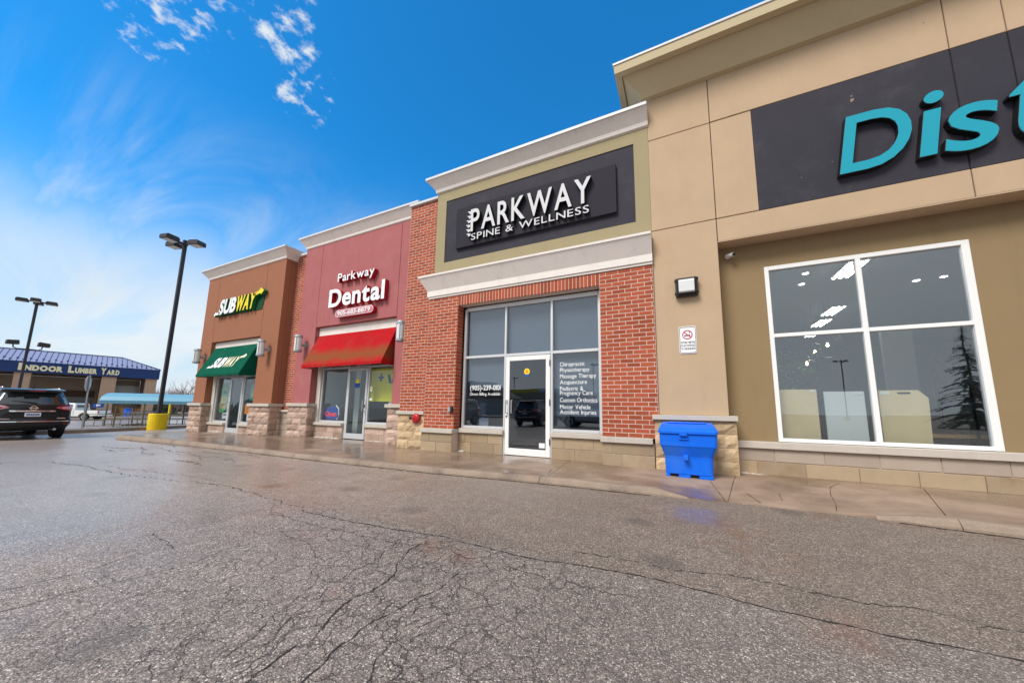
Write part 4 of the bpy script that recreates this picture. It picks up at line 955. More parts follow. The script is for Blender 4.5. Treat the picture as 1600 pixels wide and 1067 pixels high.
mb = MB(); mb.lathe([(.085, 0), (.085, .003)], (-9.12, yd-.006, 1.86), 'y', 16); mb.build('disc', M['yellow'], ds); mb = MB(); mb.prism([(-9.22, 1.66), (-9.02, 1.66), (-9.0, 1.80), (-9.24, 1.80)], 'y', yd-.008, yd-.004); mb.build('block', M['blue_print'], ds)
mb = MB(); mb.box(-8.58, -8.48, yd+.02, yd+.026, 1.55, 1.70); mb.box(-8.58, -8.46, yd+.02, yd+.026, 1.28, 1.34); pn = thing('paper_notice', 'pale paper notices taped in the right pane of the rose unit', 'notice', (-8.53, yd, 1.3)); mb.build('sheet', M['plate'], pn)
mb = MB(); mb.box(-8.565, -8.50, yd+.016, yd+.019, 1.60, 1.66); mb.build('print', M['yellow'], pn)
pth = [(-6.625, 7.12, 0, -1), (-11.95, 7.12, -1, -1), (-11.95, 14, -1, 0)]
mb = MB(); mb.sweep([(0, 6.62), (.03, 6.64), (.036, 6.71), (.19, 6.94), (0, 6.94)], pth, [1, 1, 0, 0, 0]); mb.build('cornice', [M['cornice'], M['trim']], Cc)
mb = MB(); mb.sweep([(0, 6.943), (.215, 6.943), (.215, 7.0), (0, 7.02)], pth); mb.build('roof_flashing', M['flash'], Cc)
sb = bx('brick_panel', M['mortar'], Cc, -12.62, -11.93, 7.205, 7.5, .9, 6.47)
joined_bricks(brick_rows(-12.62, -11.94, .94, 6.47), 7.2, sb); bx('parapet_coping', M['flash'], Cc, -12.64, -11.93, 7.13, 7.52, 6.475, 6.55, bevel=.005)
bx('base_core', M['mortar'], Cc, -12.65, -11.96, 7.17, 7.4, .05, .86)
for r in range(4):
    z0 = .07+r*.198
    for a, b in (((-12.65, -12.28), (-12.28, -11.97)) if r % 2 else ((-12.65, -12.45), (-12.45, -11.97))): block(a, b, 7.15, .05, z0, z0+.195, M['block_grey'], sb)
cap(-12.66, -11.96, 7.09, 7.4, .865, .935, Cc)
bx('roof', M['flash'], Cc, -12.6, -6.63, 7.52, 18, 6.25, 6.5); bx('rear_wall', M['rose'], Cc, -12.6, -6.63, 17.8, 17.99, 0, 6.25)

# ================================================================== sandwich shop (brown stucco)
D = thing('shop_building', 'brown stucco sandwich shop at the west end with a green awning', 'shop', (-15.3, 6.9, 0), 'shop units of the strip plaza')
for x0, x1, z0, z1 in ((-18.0, -17.116, 1.14, 6.36), (-17.104, -13.696, 3.56, 6.36), (-13.684, -12.58, 1.14, 6.36)): panel(x0, x1, z0, z1, M['brown'], D, 6.82, .2)
bx('backing_wall', M['joint'], D, -17.99, -12.59, 7.025, 7.1, 3.58, 6.35)
bx('opening_jamb', M['brown'], D, -17.13, -17.106, 7.022, 7.3, 1.13, 3.56)
bx('side_wall', M['brown'], D, -18.0, -17.8, 7.022, 18, -.1, 6.36); bx('side_return', M['brown'], D, -12.80, -12.58, 7.022, 7.52, 1.14, 6.36)
stone_pier(-18.08, -17.08, 6.75, .0, 1.03, 5, M['stone_pink'], D, inner=1, depth=.34); cap(-18.12, -17.03, 6.695, 7.1, 1.032, 1.135, D)
stone_pier(-13.75, -12.53, 6.75, .04, 1.04, 5, M['stone_pink'], D, inner=1, depth=.42); cap(-13.80, -12.49, 6.695, 7.2, 1.042, 1.14, D)
bx('fascia_beam', M['trim'], D, -17.104, -13.69, 6.95, 7.1, 3.30, 3.55, bevel=.006); bx('opening_soffit', M['dark'], D, -17.1, -13.7, 7.105, 7.3, 3.25, 3.54)
ys_ = 7.07
bx('beige_jamb', M['beige_panel'], D, -17.10, -16.86, ys_-.04, ys_+.1, .03, 3.28)
sf = bx('storefront', M['alu'], D, -16.86, -16.80, ys_, ys_+.08, .40, 3.28, bevel=.003)
frame_bars([(-15.88, -15.81, .03, 3.23), (-16.80, -13.72, 3.232, 3.28), (-14.91, -14.85, .03, 3.23), (-16.80, -15.882, 2.14, 2.20), (-13.76, -13.70, .40, 3.23), (-15.81, -14.912, 2.14, 2.20), (0, 0, 0, 0), (-14.85, -13.762, 2.14, 2.20), (0, 0, 0, 0), (-16.80, -15.882, .40, .47), (0, 0, 0, 0), (-14.85, -13.762, .40, .47)], ys_, ys_+.08, M['alu'], sf, 'mullion')
for a, b in ((-16.802, -15.878), (-14.852, -13.758)): pane(a, b, .468, 2.143, ys_+.03, M['glass'], sf)
for a, b in ((-16.802, -15.878), (-15.812, -14.908), (-14.852, -13.758)): pane(a, b, 2.198, 3.234, ys_+.03, M['glass'], sf)
dr = bx('door', M['alu'], D, -15.805, -15.71, ys_-.02, ys_+.03, .05, 2.135, bevel=.003)
frame_bars([(-15.01, -14.915, .05, 2.135), (-15.712, -15.008, 2.03, 2.135), (0, 0, 0, 0), (-15.712, -15.008, .05, .22)], ys_-.02, ys_+.03, M['alu'], dr, 'door_rail')
pane(-15.715, -15.005, .215, 2.035, ys_, M['glass'], dr); pull(dr, -15.76, ys_-.02, .9, 1.2, .09)
for a, b in ((-17.06, -15.88), (-14.85, -13.74)):
    bx('base_core', M['mortar'], D, a, b, 7.03, 7.2, .0, .31)
    x = a
    while x < b-.02:
        x2 = min(x+.6, b); x2 = b if b-x2 < .15 else x2; block(x, x2, 7.02, .04, .01, .31, M['stone_pink'], D); x = x2
    cap(a, b+(.05 if a < -16 else 0), 6.96, 7.12, .313, .40, D, 'window_sill')
rm = room(-16.86, -13.70, ys_+.09, 12, .03, 3.26, D, M['grey_room'])
po = thing('window_poster', 'green food poster in the left pane of the sandwich shop', 'poster', (-16.3, ys_, .8)); bx('sheet', M['green_print'], po, -16.58, -16.0, ys_+.05, ys_+.055, .78, 1.78); bx('picture', M['food_print'], po, -16.54, -16.04, ys_+.044, ys_+.049, .92, 1.40)
bx('headline', M['black_print'], po, -16.42, -16.12, ys_+.044, ys_+.049, 1.5, 1.62)
os_ = thing('open_sign', 'green and white open sign at the top of the sandwich shop left pane', 'sign', (-16.2, ys_, 1.9)); bx('band', M['teal_print'], os_, -16.5, -15.95, ys_+.05, ys_+.055, 1.83, 1.9)
lettering('Open', -16.46, -15.98, 1.93, .16, ys_+.05, 0, (M['white_print'],)*2, os_, 'text_line', .03, .05, single=True)
po = thing('window_poster', 'teal poster in the upper right pane of the sandwich shop', 'poster', (-14.3, ys_, 1.3)); bx('sheet', M['teal_print'], po, -14.5, -13.9, ys_+.05, ys_+.055, 1.25, 1.85); bx('picture', M['food_print'], po, -14.42, -14.1, ys_+.044, ys_+.049, 1.35, 1.7)
po = thing('window_poster', 'orange and green poster low in the right pane of the sandwich shop', 'poster', (-14.3, ys_, .6)); bx('sheet', M['orange_print'], po, -14.75, -14.3, ys_+.05, ys_+.055, .75, 1.12); bx('picture', M['green_print'], po, -14.25, -13.85, ys_+.05, ys_+.055, .75, 1.05); bx('card', M['plate'], po, -14.55, -14.2, ys_+.042, ys_+.048, .5, .78)
po = thing('paper_notice', 'white notice beside the door handle of the sandwich shop', 'notice', (-16, ys_, .6)); bx('sheet', M['plate'], po, -16.25, -15.95, ys_+.05, ys_+.055, .55, .85); bx('print', M['black_print'], po, -16.2, -16.0, ys_+.044, ys_+.049, .68, .72)
ct = thing('bench_seat', 'dark slatted chair seen through the sandwich shop door', 'chair', (-15.2, 8.1, .03))
for z in (.45, .62, .78, .92): bx('slat', M['plate'], ct, -15.45, -15.0, 8.1, 8.13, z, z+.05)
bx('seat', M['dark'], ct, -15.5, -14.95, 7.7, 8.09, .4, .44); bx('leg', M['dark'], ct, -15.48, -15.44, 7.75, 7.79, .03, .4); bx('leg', M['dark'], ct, -15.01, -14.97, 7.75, 7.79, .03, .4)
pth = [(-18.0, 14, -1, 0), (-18.0, 6.82, -1, -1), (-12.58, 6.82, 1, -1), (-12.58, 7.6, 1, 0)]
mb = MB(); mb.sweep([(0, 6.30), (.035, 6.32), (.043, 6.39), (.22, 6.62), (0, 6.62)], pth, [1, 1, 0, 0, 0]); mb.build('cornice', [M['cornice'], M['trim']], D)
mb = MB(); mb.sweep([(0, 6.623), (.243, 6.623), (.243, 6.675), (0, 6.70)], pth); mb.build('roof_flashing', M['flash'], D)
bx('roof', M['flash'], D, -17.8, -12.6, 7.53, 18, 6.1, 6.3); bx('rear_wall', M['brown'], D, -17.8, -12.6, 17.8, 17.99, 0, 6.1)

_t = M['awn_red'].node_tree; _b = _t.nodes['Principled BSDF']; _co = N(_t, 'ShaderNodeTexCoord'); _s = N(_t, 'ShaderNodeSeparateXYZ'); L(_t, _co.outputs['Object'], _s.inputs[0])
_n = N(_t, 'ShaderNodeTexNoise', i_Scale=2.2, i_Detail=7.0, i_Roughness=0.65); L(_t, _co.outputs['Object'], _n.inputs[0])
_z = MATH(_t, 'ADD', _s.outputs[2], MATH(_t, 'MULTIPLY', MATH(_t, 'SUBTRACT', _n.outputs[0], 0.5), 0.42))
_m = MATH(_t, 'MULTIPLY', SMOOTH(_t, _z, 2.98, 2.62), SMOOTH(_t, _z, 2.30, 2.60))
_c = MIXC(_t, MATH(_t, 'MULTIPLY', _m, 0.72), _b.inputs['Base Color'].links[0].from_socket, (0.17, 0.085, 0.028)); L(_t, _c, _b.inputs['Base Color'])
# ================================================================== awnings
def awning(name, label, x0, x1, yw, zt, yf, zb, m_, side):
    t_ = thing(name, label, 'awning', ((x0+x1)/2, yw, zb))
    mb = MB(); nx, nv = 14, 6
    for j in range(nv+1):
        for i in range(nx+1):
            u, v = i/nx, j/nv; sag = -.018*math.sin(math.pi*v)*(.6+.4*math.sin(u*9))
            mb.v.append((x0+(x1-x0)*u, yw+(yf-yw)*v, zt+(zb-zt)*v+sag))
    for j in range(nv):
        for i in range(nx): a = j*(nx+1)+i; mb.f.append((a, a+1, a+nx+2, a+nx+1)); mb.m.append(0)
    o = mb.build('canopy', m_, t_, fix=False); so = o.modifiers.new('thickness', 'SOLIDIFY'); so.thickness = .006
    bx('valance', m_, t_, x0, x1, yf-.004, yf+.004, zb-.07, zb+.004)
    for x in (x0, x1):
        mb = MB(); mb.prism([(yw, zt-.02), (yf+.006, zb-.004), (yf+.006, zb-.07), (yw, zb-.07)], 'x', x-.003 if x == x1 else x-.003, x+.003); mb.build('side_panel', m_, t_)
    mb = MB(); mb.tube([(x0+.03, yf+.03, zb-.04), (x1-.03, yf+.03, zb-.04)], .016, 6)
    for k in range(5):
        x = x0+.05+(x1-x0-.1)*k/4; mb.tube([(x, yf+.03, zb-.04), (x, yw-.02, zb-.04)], .014, 6); mb.tube([(x, yf+.03, zb-.05), (x, yw-.02, zt-.06)], .014, 6)
    mb.build('frame', M['steel'], t_); return t_
aw = awning('awning', 'green canvas awning with slanted white and yellow lettering over the sandwich shop door', -17.06, -13.98, 6.94, 3.325, 6.44, 2.20, M['awn_green'], 0)
def onaw(P):
    x, y, z = P; v = (z-2.20)/(3.325-2.20); return (x, 6.44+(6.94-6.44)*v-.016+(y-6), z)
LOGO = (('SUB', 'white_print'), ('WAY', 'cream'))
def logo(x0, x1, z0, h, yf, depth, mw, my, side, par, xf=None, shear=.22):
    w = x1-x0; a = x0+.10*w; mid_ = x0+.47*w; b = x0+.86*w
    lettering('SUB', a, mid_-.01, z0, h, yf, depth, (mw, side), par, 'letter', .045, .03, shear=shear, xf=xf)
    lettering('WAY', mid_+.02, b, z0, h, yf, depth, (my, side), par, 'letter', .045, .0, shear=shear, xf=xf)
    def T(p): return (x0+p[0]*w+shear*p[1]*h, z0+p[1]*h)
    f = lambda pts: [T(p) for p in pts]
    for pts, mm in ((((.00, .06), (.035, .24), (.05, .17), (.13, .20), (.13, .02), (.03, .0), (.02, -.08)), mw), (((.80, .78), (.85, .98), (.90, 1.06), (.93, 1.22), (1.0, 1.02), (.96, .78), (.94, .88), (.86, .80)), my)):
        q = f(pts); mb = MB(); mb.prism(q, 'y', yf, yf+max(depth, .004), 1); mb.m[0] = 0
        if xf: mb.v = [xf(p) for p in mb.v]
        mb.build('arrow', [mm, side], par)
logo(-16.55, -14.35, 2.46, .40, 6.0, .004, M['white_print'], M['cream'], M['green_dark'], aw, onaw, .35)
awning('awning', 'faded red canvas awning over the door of the rose unit', -11.0, -7.47, 7.24, 3.41, 6.74, 2.345, M['awn_red'], 0)

# ================================================================== signs
s_ = thing('shop_sign', 'white and yellow slanted channel letter sign with green sides on the brown wall', 'sign', (-15.2, 6.8, 4.6))
logo(-16.86, -13.62, 4.60, .60, 6.66, .13, M['white'], M['yellow'], M['green_side'], s_)
mb = MB()
for (a, b) in ((-16.55, -13.9),): mb.prism([(a, 4.57), (b+.12, 4.57), (b+.30, 5.23), (a+.18, 5.23)], 'y', 6.797, 6.815)
mb.build('raceway', M['green_dark'], s_)
s_ = thing('shop_sign', 'white channel letter dental sign with red sides on the rose wall', 'sign', (-9, 7.1, 4))
lettering('Parkway', -9.93, -8.27, 5.06, .28, 6.97, .145, (M['white'], M['red_side']), s_, 'letter', .018, .055)
lettering('Dental', -10.28, -7.80, 4.24, .60, 6.97, .145, (M['white'], M['red_side']), s_, 'letter', .030, .05)
mb = MB(); zc, rr = 3.995, .125; pts = []
for k in range(9): a = R(90+k*22.5); pts.append((-9.80+rr*math.cos(a), zc+rr*math.sin(a)))
for k in range(9): a = R(-90+k*22.5); pts.append((-8.33+rr*math.cos(a), zc+rr*math.sin(a)))
mb.prism(pts, 'y', 6.98, 7.115, 0); mb.build('phone_box', M['red_side'], s_)
mb = MB(); mb.prism([((x-(-9.065))*.985-9.065, (z-zc)*.9+zc) for x, z in pts], 'y', 6.974, 6.979, 0); mb.build('phone_border', M['white'], s_)
mb = MB(); mb.prism([((x-(-9.065))*.965-9.065, (z-zc)*.76+zc) for x, z in pts], 'y', 6.969, 6.973, 0); mb.build('phone_face', mat('faded_red_face', (.50, .17, .19), .5), s_)
lettering('905-683-8879', -9.80, -8.33, 3.925, .14, 6.962, .005, (M['white'], M['white']), s_, 'digit', .02, .05)
s_ = thing('shop_sign', 'white raised letter clinic sign on a charcoal board above the brick unit', 'sign', (-3, 6.5, 5))
bx('sign_board', M['charcoal_board'], s_, -4.97, -1.04, 6.545, 6.616, 5.015, 6.066, bevel=.004)
lettering('PARKWAY', -4.46, -1.52, 5.30, .57, 6.43, .112, (M['sign_white'], M['black']), s_, 'letter', .014, .10)
lettering('SPINE & WELLNESS', -4.46, -1.58, 5.10, .165, 6.47, .072, (M['sign_white'], M['black']), s_, 'letter', .006, .13, .34)
for k in range(6):
    z = 5.20+k*.115; x = -4.53-.02*math.sin(k*.9)
    poly_letter([(x-.07, z+.085), (x+.055, z+.075), (x+.06, z+.02), (x-.0, z+.0), (x-.02, z+.045)], 6.46, .08, (M['sign_white'], M['black']), s_, 'vertebra')
s_ = thing('shop_sign', 'large turquoise letter sign on the charcoal band of the tan shop', 'sign', (3.2, 6.6, 4.7))
def dist_letter(ch, x0, x1, z0, h, capch):
    lettering(ch, x0, x1, z0, h, 6.495, .012, (M['cyan'], M['cyan_edge']), s_, 'letter', .008, shear=.16, capch=capch)
    lettering(ch, x0-.008, x1+.008, z0-.008, h+.016, 6.509, .095, (M['black'], M['black']), s_, 'letter_return', .008, shear=.16, capch=capch)
dist_letter('D', 2.335, 3.10, 4.745, .93, 'D'); dist_letter('i', 3.20, 3.40, 4.745, .97, 'i'); dist_letter('s', 3.46, 3.95, 4.70, .68, 's'); dist_letter('t', 4.03, 4.45, 4.72, .93, 't')

# ================================================================== small wall fittings
def sconce(x, y, z, label):
    t_ = thing('wall_lamp', label, 'wall lamp', (x, y, z), 'cylindrical wall lamps on the shop fronts')
    c = (x, y-.24, z)
    mb = MB(); mb.lathe([(.05, .60), (.115, .585), (.124, .55), (.124, .50), (.11, .495)], c, n=18); mb.build('top_cap', M['steel'], t_, bevel=.004)
    mb = MB(); mb.lathe([(.109, .09), (.109, .497)], c, n=18); mb.build('diffuser', M['lamp_glass'], t_, smooth=False)
    mb = MB(); mb.lathe([(.08, .0), (.12, .02), (.124, .05), (.124, .09), (.10, .094)], c, n=18); mb.build('bottom_cap', M['steel'], t_, bevel=.004)
    mb = MB()
    for a in (.4, 2.0, 3.55, 5.2): mb.tube([(c[0]+.117*math.cos(a), c[1]+.117*math.sin(a), z+.08), (c[0]+.117*math.cos(a), c[1]+.117*math.sin(a), z+.51)], .008, 5)
    mb.build('strut', M['steel'], t_)
    mb = MB(); mb.tube([(x+.04, y, z+.27), (x+.03, y-.15, z+.27)], .05, 10); mb.lathe([(.085, -.03), (.085, 0)], (x+.04, y, z+.27), 'y', 14); mb.build('bracket', M['steel'], t_)
    return t_
sconce(-17.55, 6.82, 2.70, 'silver cylinder wall lamp left of the green awning'); sconce(-13.08, 6.82, 2.74, 'silver cylinder wall lamp right of the green awning')
sconce(-11.52, 7.12, 2.84, 'silver cylinder wall lamp left of the red awning'); sconce(-6.96, 7.12, 2.86, 'silver cylinder wall lamp between the red awning and the brick, half hidden')
t_ = thing('wall_light', 'square dark wall pack light on the tan pillar', 'wall light', (.13, 6.6, 3.2))
mb = MB(); mb.box(-.05, .31, 6.50, 6.598, 3.10, 3.445); mb.build('housing', M['bronze'], t_, bevel=.025, segs=3)
mb = MB(); mb.box(-.025, .285, 6.455, 6.498, 3.125, 3.42); mb.build('bezel', M['black'], t_, bevel=.02, segs=2)
mb = MB(); mb.prism([(6.458, 3.15), (6.43, 3.17), (6.425, 3.36), (6.458, 3.395)], 'x', .005, .255); mb.build('lens', M['lamp_glass'], t_, bevel=.006)
for z in (3.14, 3.38):
    for x in (-.06, .305): bx('hinge', M['black'], t_, x, x+.015, 6.47, 6.54, z, z+.03)
t_ = thing('no_smoking_sign', 'white no smoking sign on the tan pillar', 'sign', (.11, 6.6, 2.3))
mb = MB(); w0, w1, z0, z1, r_ = -.03, .245, 2.085, 2.57, .03; pts = []
for cx_, cz_, a0 in ((w1-r_, z1-r_, 0), (w0+r_, z1-r_, 90), (w0+r_, z0+r_, 180), (w1-r_, z0+r_, 270)):
    for k in range(4): a = R(a0+k*30); pts.append((cx_+r_*math.cos(a), cz_+r_*math.sin(a)))
mb.prism(pts, 'y', 6.588, 6.597); mb.build('plate', M['white'], t_)
def ring(x, z, r0, r1, y, m_, nm, par, n=28):
    mb = MB()
    for k in range(n): a, b = 2*math.pi*k/n, 2*math.pi*(k+1)/n; mb.poly([(x+r0*math.cos(a), y, z+r0*math.sin(a)), (x+r1*math.cos(a), y, z+r1*math.sin(a)), (x+r1*math.cos(b), y, z+r1*math.sin(b)), (x+r0*math.cos(b), y, z+r0*math.sin(b))])
    return mb.build(nm, m_, par, fix=False)
mx, mz = .108, (z0+z1)/2
mb = MB(); fr = [((p[0]-mx)*.93+mx, (p[1]-mz)*.955+mz) for p in pts]; fi = [((p[0]-mx)*.88+mx, (p[1]-mz)*.925+mz) for p in pts]
for k in range(len(pts)): j = (k+1) % len(pts); mb.poly([(fr[k][0], 6.585, fr[k][1]), (fr[j][0], 6.585, fr[j][1]), (fi[j][0], 6.585, fi[j][1]), (fi[k][0], 6.585, fi[k][1])])
mb.build('border', M['black_print'], t_, fix=False)
ring(.105, 2.42, .066, .082, 6.585, M['red_print'], 'red_circle', t_)
mb = MB(); mb.prism([(.048, 2.467), (.058, 2.477), (.164, 2.373), (.154, 2.363)], 'y', 6.5845, 6.5865); mb.build('red_bar', M['red_print'], t_)
mb = MB(); mb.box(.055, .15, 6.5852, 6.587, 2.398, 2.416); mb.build('cigarette', M['black_print'], t_)
mb = MB(); mb.tube([(.135, 6.587, 2.42), (.13, 6.587, 2.44), (.145, 6.587, 2.455), (.135, 6.587, 2.475)], .003, 4); mb.build('smoke', M['black_print'], t_)
for k, tx in enumerate(('WITHIN 9 METRES', 'OF ANY ENTRANCE', 'TO THIS BUILDING')): lettering(tx, -.005, .22, 2.265-k*.055, .035, 6.5855, 0, (M['black_print'],)*2, t_, 'text_line', .012, .06, .3, single=True)
t_ = thing('security_camera', 'small white bullet camera under the tan soffit', 'camera', (.86, 6.93, 3.83))
mb = MB(); mb.tube([(.83, 6.86, 3.86), (.90, 6.76, 3.835)], .035, 12); mb.build('barrel', M['white'], t_); mb = MB(); mb.tube([(.901, 6.759, 3.8345), (.908, 6.749, 3.832)], .028, 12); mb.build('lens', M['black'], t_)
mb = MB(); mb.lathe([(.045, -.03), (.045, 0)], (.83, 6.93, 3.87), 'y', 12); mb.tube([(.83, 6.91, 3.87), (.835, 6.85, 3.86)], .015, 6); mb.build('mount', M['white'], t_)
t_ = thing('alarm_bell', 'round red fire alarm bell on the yellowish stone pier', 'bell', (-5.95, 6.6, .83))
mb = MB(); mb.lathe([(.02, -.10), (.06, -.098), (.10, -.085), (.122, -.05), (.125, -.02), (.115, -.015)], (-5.94, 6.58, .82), 'y', 22); mb.build('gong', M['bell'], t_, smooth=True)
mb = MB(); mb.lathe([(.018, -.115), (.018, -.098)], (-5.94, 6.58, .82), 'y', 8); mb.build('centre_bolt', M['red_side'], t_); bx('motor_box', M['black'], t_, -6.13, -5.99, 6.50, 6.59, .79, .85, bevel=.006)
bx('back_plate', M['bronze'], t_, -6.0, -5.88, 6.565, 6.598, .76, .88)
t_ = thing('intercom_box', 'small grey weatherproof box on the left brick pier', 'box', (-4.88, 6.55, 1.05))
bx('box', M['bronze'], t_, -4.955, -4.845, 6.48, 6.556, .985, 1.115, bevel=.008); bx('cover', M['steel'], t_, -4.945, -4.875, 6.468, 6.479, .995, 1.105, bevel=.004)

# ================================================================== blue salt bin
t_ = thing('salt_bin', 'bright blue plastic salt bin with a lid standing on the sidewalk before the tan pillar', 'bin', (.02, 6.2, .075))
def ringbox(mb, levels, r_=.05, n=4):
    """levels: (x0, x1, y0, y1, z); rounded rectangle rings"""
    base = len(mb.v); k = 4*(n+1)
    for x0, x1, y0, y1, z in levels:
        for cx_, cy_, a0 in ((x1-r_, y1-r_, 0), (x0+r_, y1-r_, 90), (x0+r_, y0+r_, 180), (x1-r_, y0+r_, 270)):
            for i in range(n+1): a = R(a0+i*90/n); mb.v.append((cx_+r_*math.cos(a), cy_+r_*math.sin(a), z))
    for j in range(len(levels)-1):
        for i in range(k): a = base+j*k; mb.f.append((a+i, a+(i+1) % k, a+k+(i+1) % k, a+k+i)); mb.m.append(0)
    mb.f.append(tuple(base+i for i in reversed(range(k)))); mb.m.append(0); e = base+(len(levels)-1)*k; mb.f.append(tuple(e+i for i in range(k))); mb.m.append(0)
mb = MB(); zb = .078
ringbox(mb, [(-.305, .345, 5.95, 6.42, zb+.055), (-.312, .352, 5.945, 6.43, .36), (-.315, .355, 5.94, 6.44, .40), (-.362, .402, 5.875, 6.45, .545), (-.37, .41, 5.865, 6.455, .56), (-.378, .418, 5.86, 6.46, .735)])
mb.build('body', M['bin'], t_, bevel=.008, segs=2)
for a, b in ((-.305, -.24), (-.13, .04), (.15, .345)): bx('foot', M['bin'], t_, a+.004, b, 5.955, 6.41, zb-.003, zb+.056, bevel=.01)
bx('latch_block', M['bin'], t_, -.045, .02, 5.835, 5.95, .355, .43, bevel=.006)
bx('forklift_slot', M['black'], t_, -.30, .34, 6.0, 6.39, zb+.004, zb+.053)
mb = MB(); ringbox(mb, [(-.380, .420, 5.855, 6.465, .738), (-.387, .427, 5.845, 6.47, .745), (-.388, .428, 5.845, 6.47, .785), (-.372, .412, 5.90, 6.467, .83), (-.345, .385, 6.03, 6.46, .875)])
mb.v = [(x, y-.035*(1-((x-.02)/.42)**2)*(1 if y < 6 else 0), z+max(0, (y-5.83))*.05) for x, y, z in mb.v]; mb.build('lid', M['bin'], t_, bevel=.008, segs=2)
mb = MB(); mb.prism([(-.26, 6.10), (.30, 6.10), (.27, 6.40), (-.23, 6.40)], 'z', .893, .912); mb.build('lid_panel', M['bin'], t_, bevel=.008, segs=2)
bx('hand_grip', M['bin'], t_, -.10, .03, 5.838, 5.87, .655, .675, bevel=.006)
bx('hasp', M['bin'], t_, -.09, .02, 5.806, 5.85, .715, .775, bevel=.006)

# salt crust gathered at the foot of the walls
def crust(x0, x1, y, z, amp, label):
    mb = MB(); n = max(6, int((x1-x0)/.03)); h = [rng.uniform(.1, 1)*amp*.65*math.sin(math.pi*(i+.5)/(n+1))**.5 for i in range(n+1)]
    for i in range(n+1):
        x = x0+(x1-x0)*i/n; w = h[i]*rng.uniform(1.2, 2.4)
        for yy, zz in ((y, z), (y, z+h[i]), (y-w*.4, z+h[i]*.5), (y-w, z+.002)): mb.v.append((x, yy+rng.uniform(-.004, .004), zz))
    for i in range(n):
        for j in range(3): a = i*4+j; mb.f.append((a, a+4, a+5, a+1)); mb.m.append(0)
    o = stuff(mb.build('salt_crust', M['snow'], fix=True)); return o
crust(.78, 1.15, 6.872, .088, .06, ''); crust(-4.81, -4.62, 6.752, .088, .07, ''); crust(-10.95, -9.7, 7.31, .086, .09, ''); crust(-8.6, -7.6, 7.31, .086, .04, ''); crust(-17.0, -15.9, 7.01, .03, .11, ''); crust(-14.9, -14.3, 7.01, .04, .06, '')

# ================================================================== parking-lot lamp posts
def lamp_post(name, label, h, heads, low=False, base=True):
    t_ = local(name, label, 'lamp post', 'parking lot lamp posts')
    if base:
        mb = MB(); mb.lathe([(.36, -.1), (.36, .66), (.34, .69)], (0, 0, 0), n=22); mb.build('concrete_base', M['yellow_paint'], t_, bevel=.01)
        mb = MB(); mb.box(-.16, .16, -.16, .16, .691, .715)
        for a in (-.12, .12):
            for b in (-.12, .12): mb.box(a-.02, a+.02, b-.02, b+.02, .71, .76)
        mb.build('anchor_plate', M['pole'], t_)
    z0 = .716 if base else 0
    mb = MB(); mb.prism([(-.075, -.075), (.075, -.075), (.075, .075), (-.075, .075)], 'z', z0, h, 0); k = len(mb.v)
    mb.build('pole', M['pole'], t_, bevel=.012)
    for a in heads:
        c, s = math.cos(R(a)), math.sin(R(a)); rot = lambda x, y, z: (x*c-y*s, x*s+y*c, z)
        mb = MB(); mb.box(.08, .40, -.035, .035, h-.22, h-.14); mb.v = [rot(*p) for p in mb.v]; mb.build('arm', M['pole'], t_)
        hd = MB(); hd.prism([(.40, h-.30), (1.0, h-.30), (1.0, h-.12), (.94, h-.04), (.46, h-.04), (.40, h-.12)], 'y', -.24, .24); hd.v = [rot(*p) for p in hd.v]; hd = hd.build('lamp_head', M['bronze'], t_, bevel=.012)
        ln = MB(); ln.box(.46, .94, -.19, .19, h-.318, h-.301); ln.v = [rot(*p) for p in ln.v]; ln.build('lens', M['lamp_glass'], hd)
    mb = MB(); mb.box(-.09, .09, -.09, .09, h-.26, h+.03); mb.build('pole_cap', M['pole'], t_)
    if low:
        for s_ in (-1, 1):
            mb = MB(); zc = h*.60; mb.tube([(0, 0, zc), (0, s_*.5, zc-.02), (0, s_*.66, zc+.08), (0, s_*.68, zc+.3)], .04, 7); mb.build('flood_arm', M['pole'], t_)
            mb = MB(); mb.prism([(s_*.42, zc+.3), (s_*1.02, zc+.26), (s_*1.02, zc+.58), (s_*.46, zc+.64)], 'x', -.2, .25); mb.build('floodlight', M['bronze'], t_, bevel=.03)
    return t_
LP = lamp_post('lamp_post', 'tall dark lamp post on a yellow painted concrete base on the traffic island', 9.85, (20, 195, 285))
LP.location = (-23.75, 7.75, zg(-23.75)+.10)
L2 = lamp_post('lamp_post', 'distant dark lamp post with two low floodlights in front of the lumber yard', 10.1, (75, 165, 255, 345), low=True)
L2.location = (-46.6, 7.05, zg(-46.6)-.15)
for (x, y, a, w) in ((-43, -73, 40, 'leftmost'), (-15.3, -51, 75, 'middle'), (23.6, -60, 10, 'rightmost')):
    copy_tree(LP, (x, y, 0), R(a), 'dark lamp post behind the camera, seen only mirrored in the shop windows, %s of three' % w)

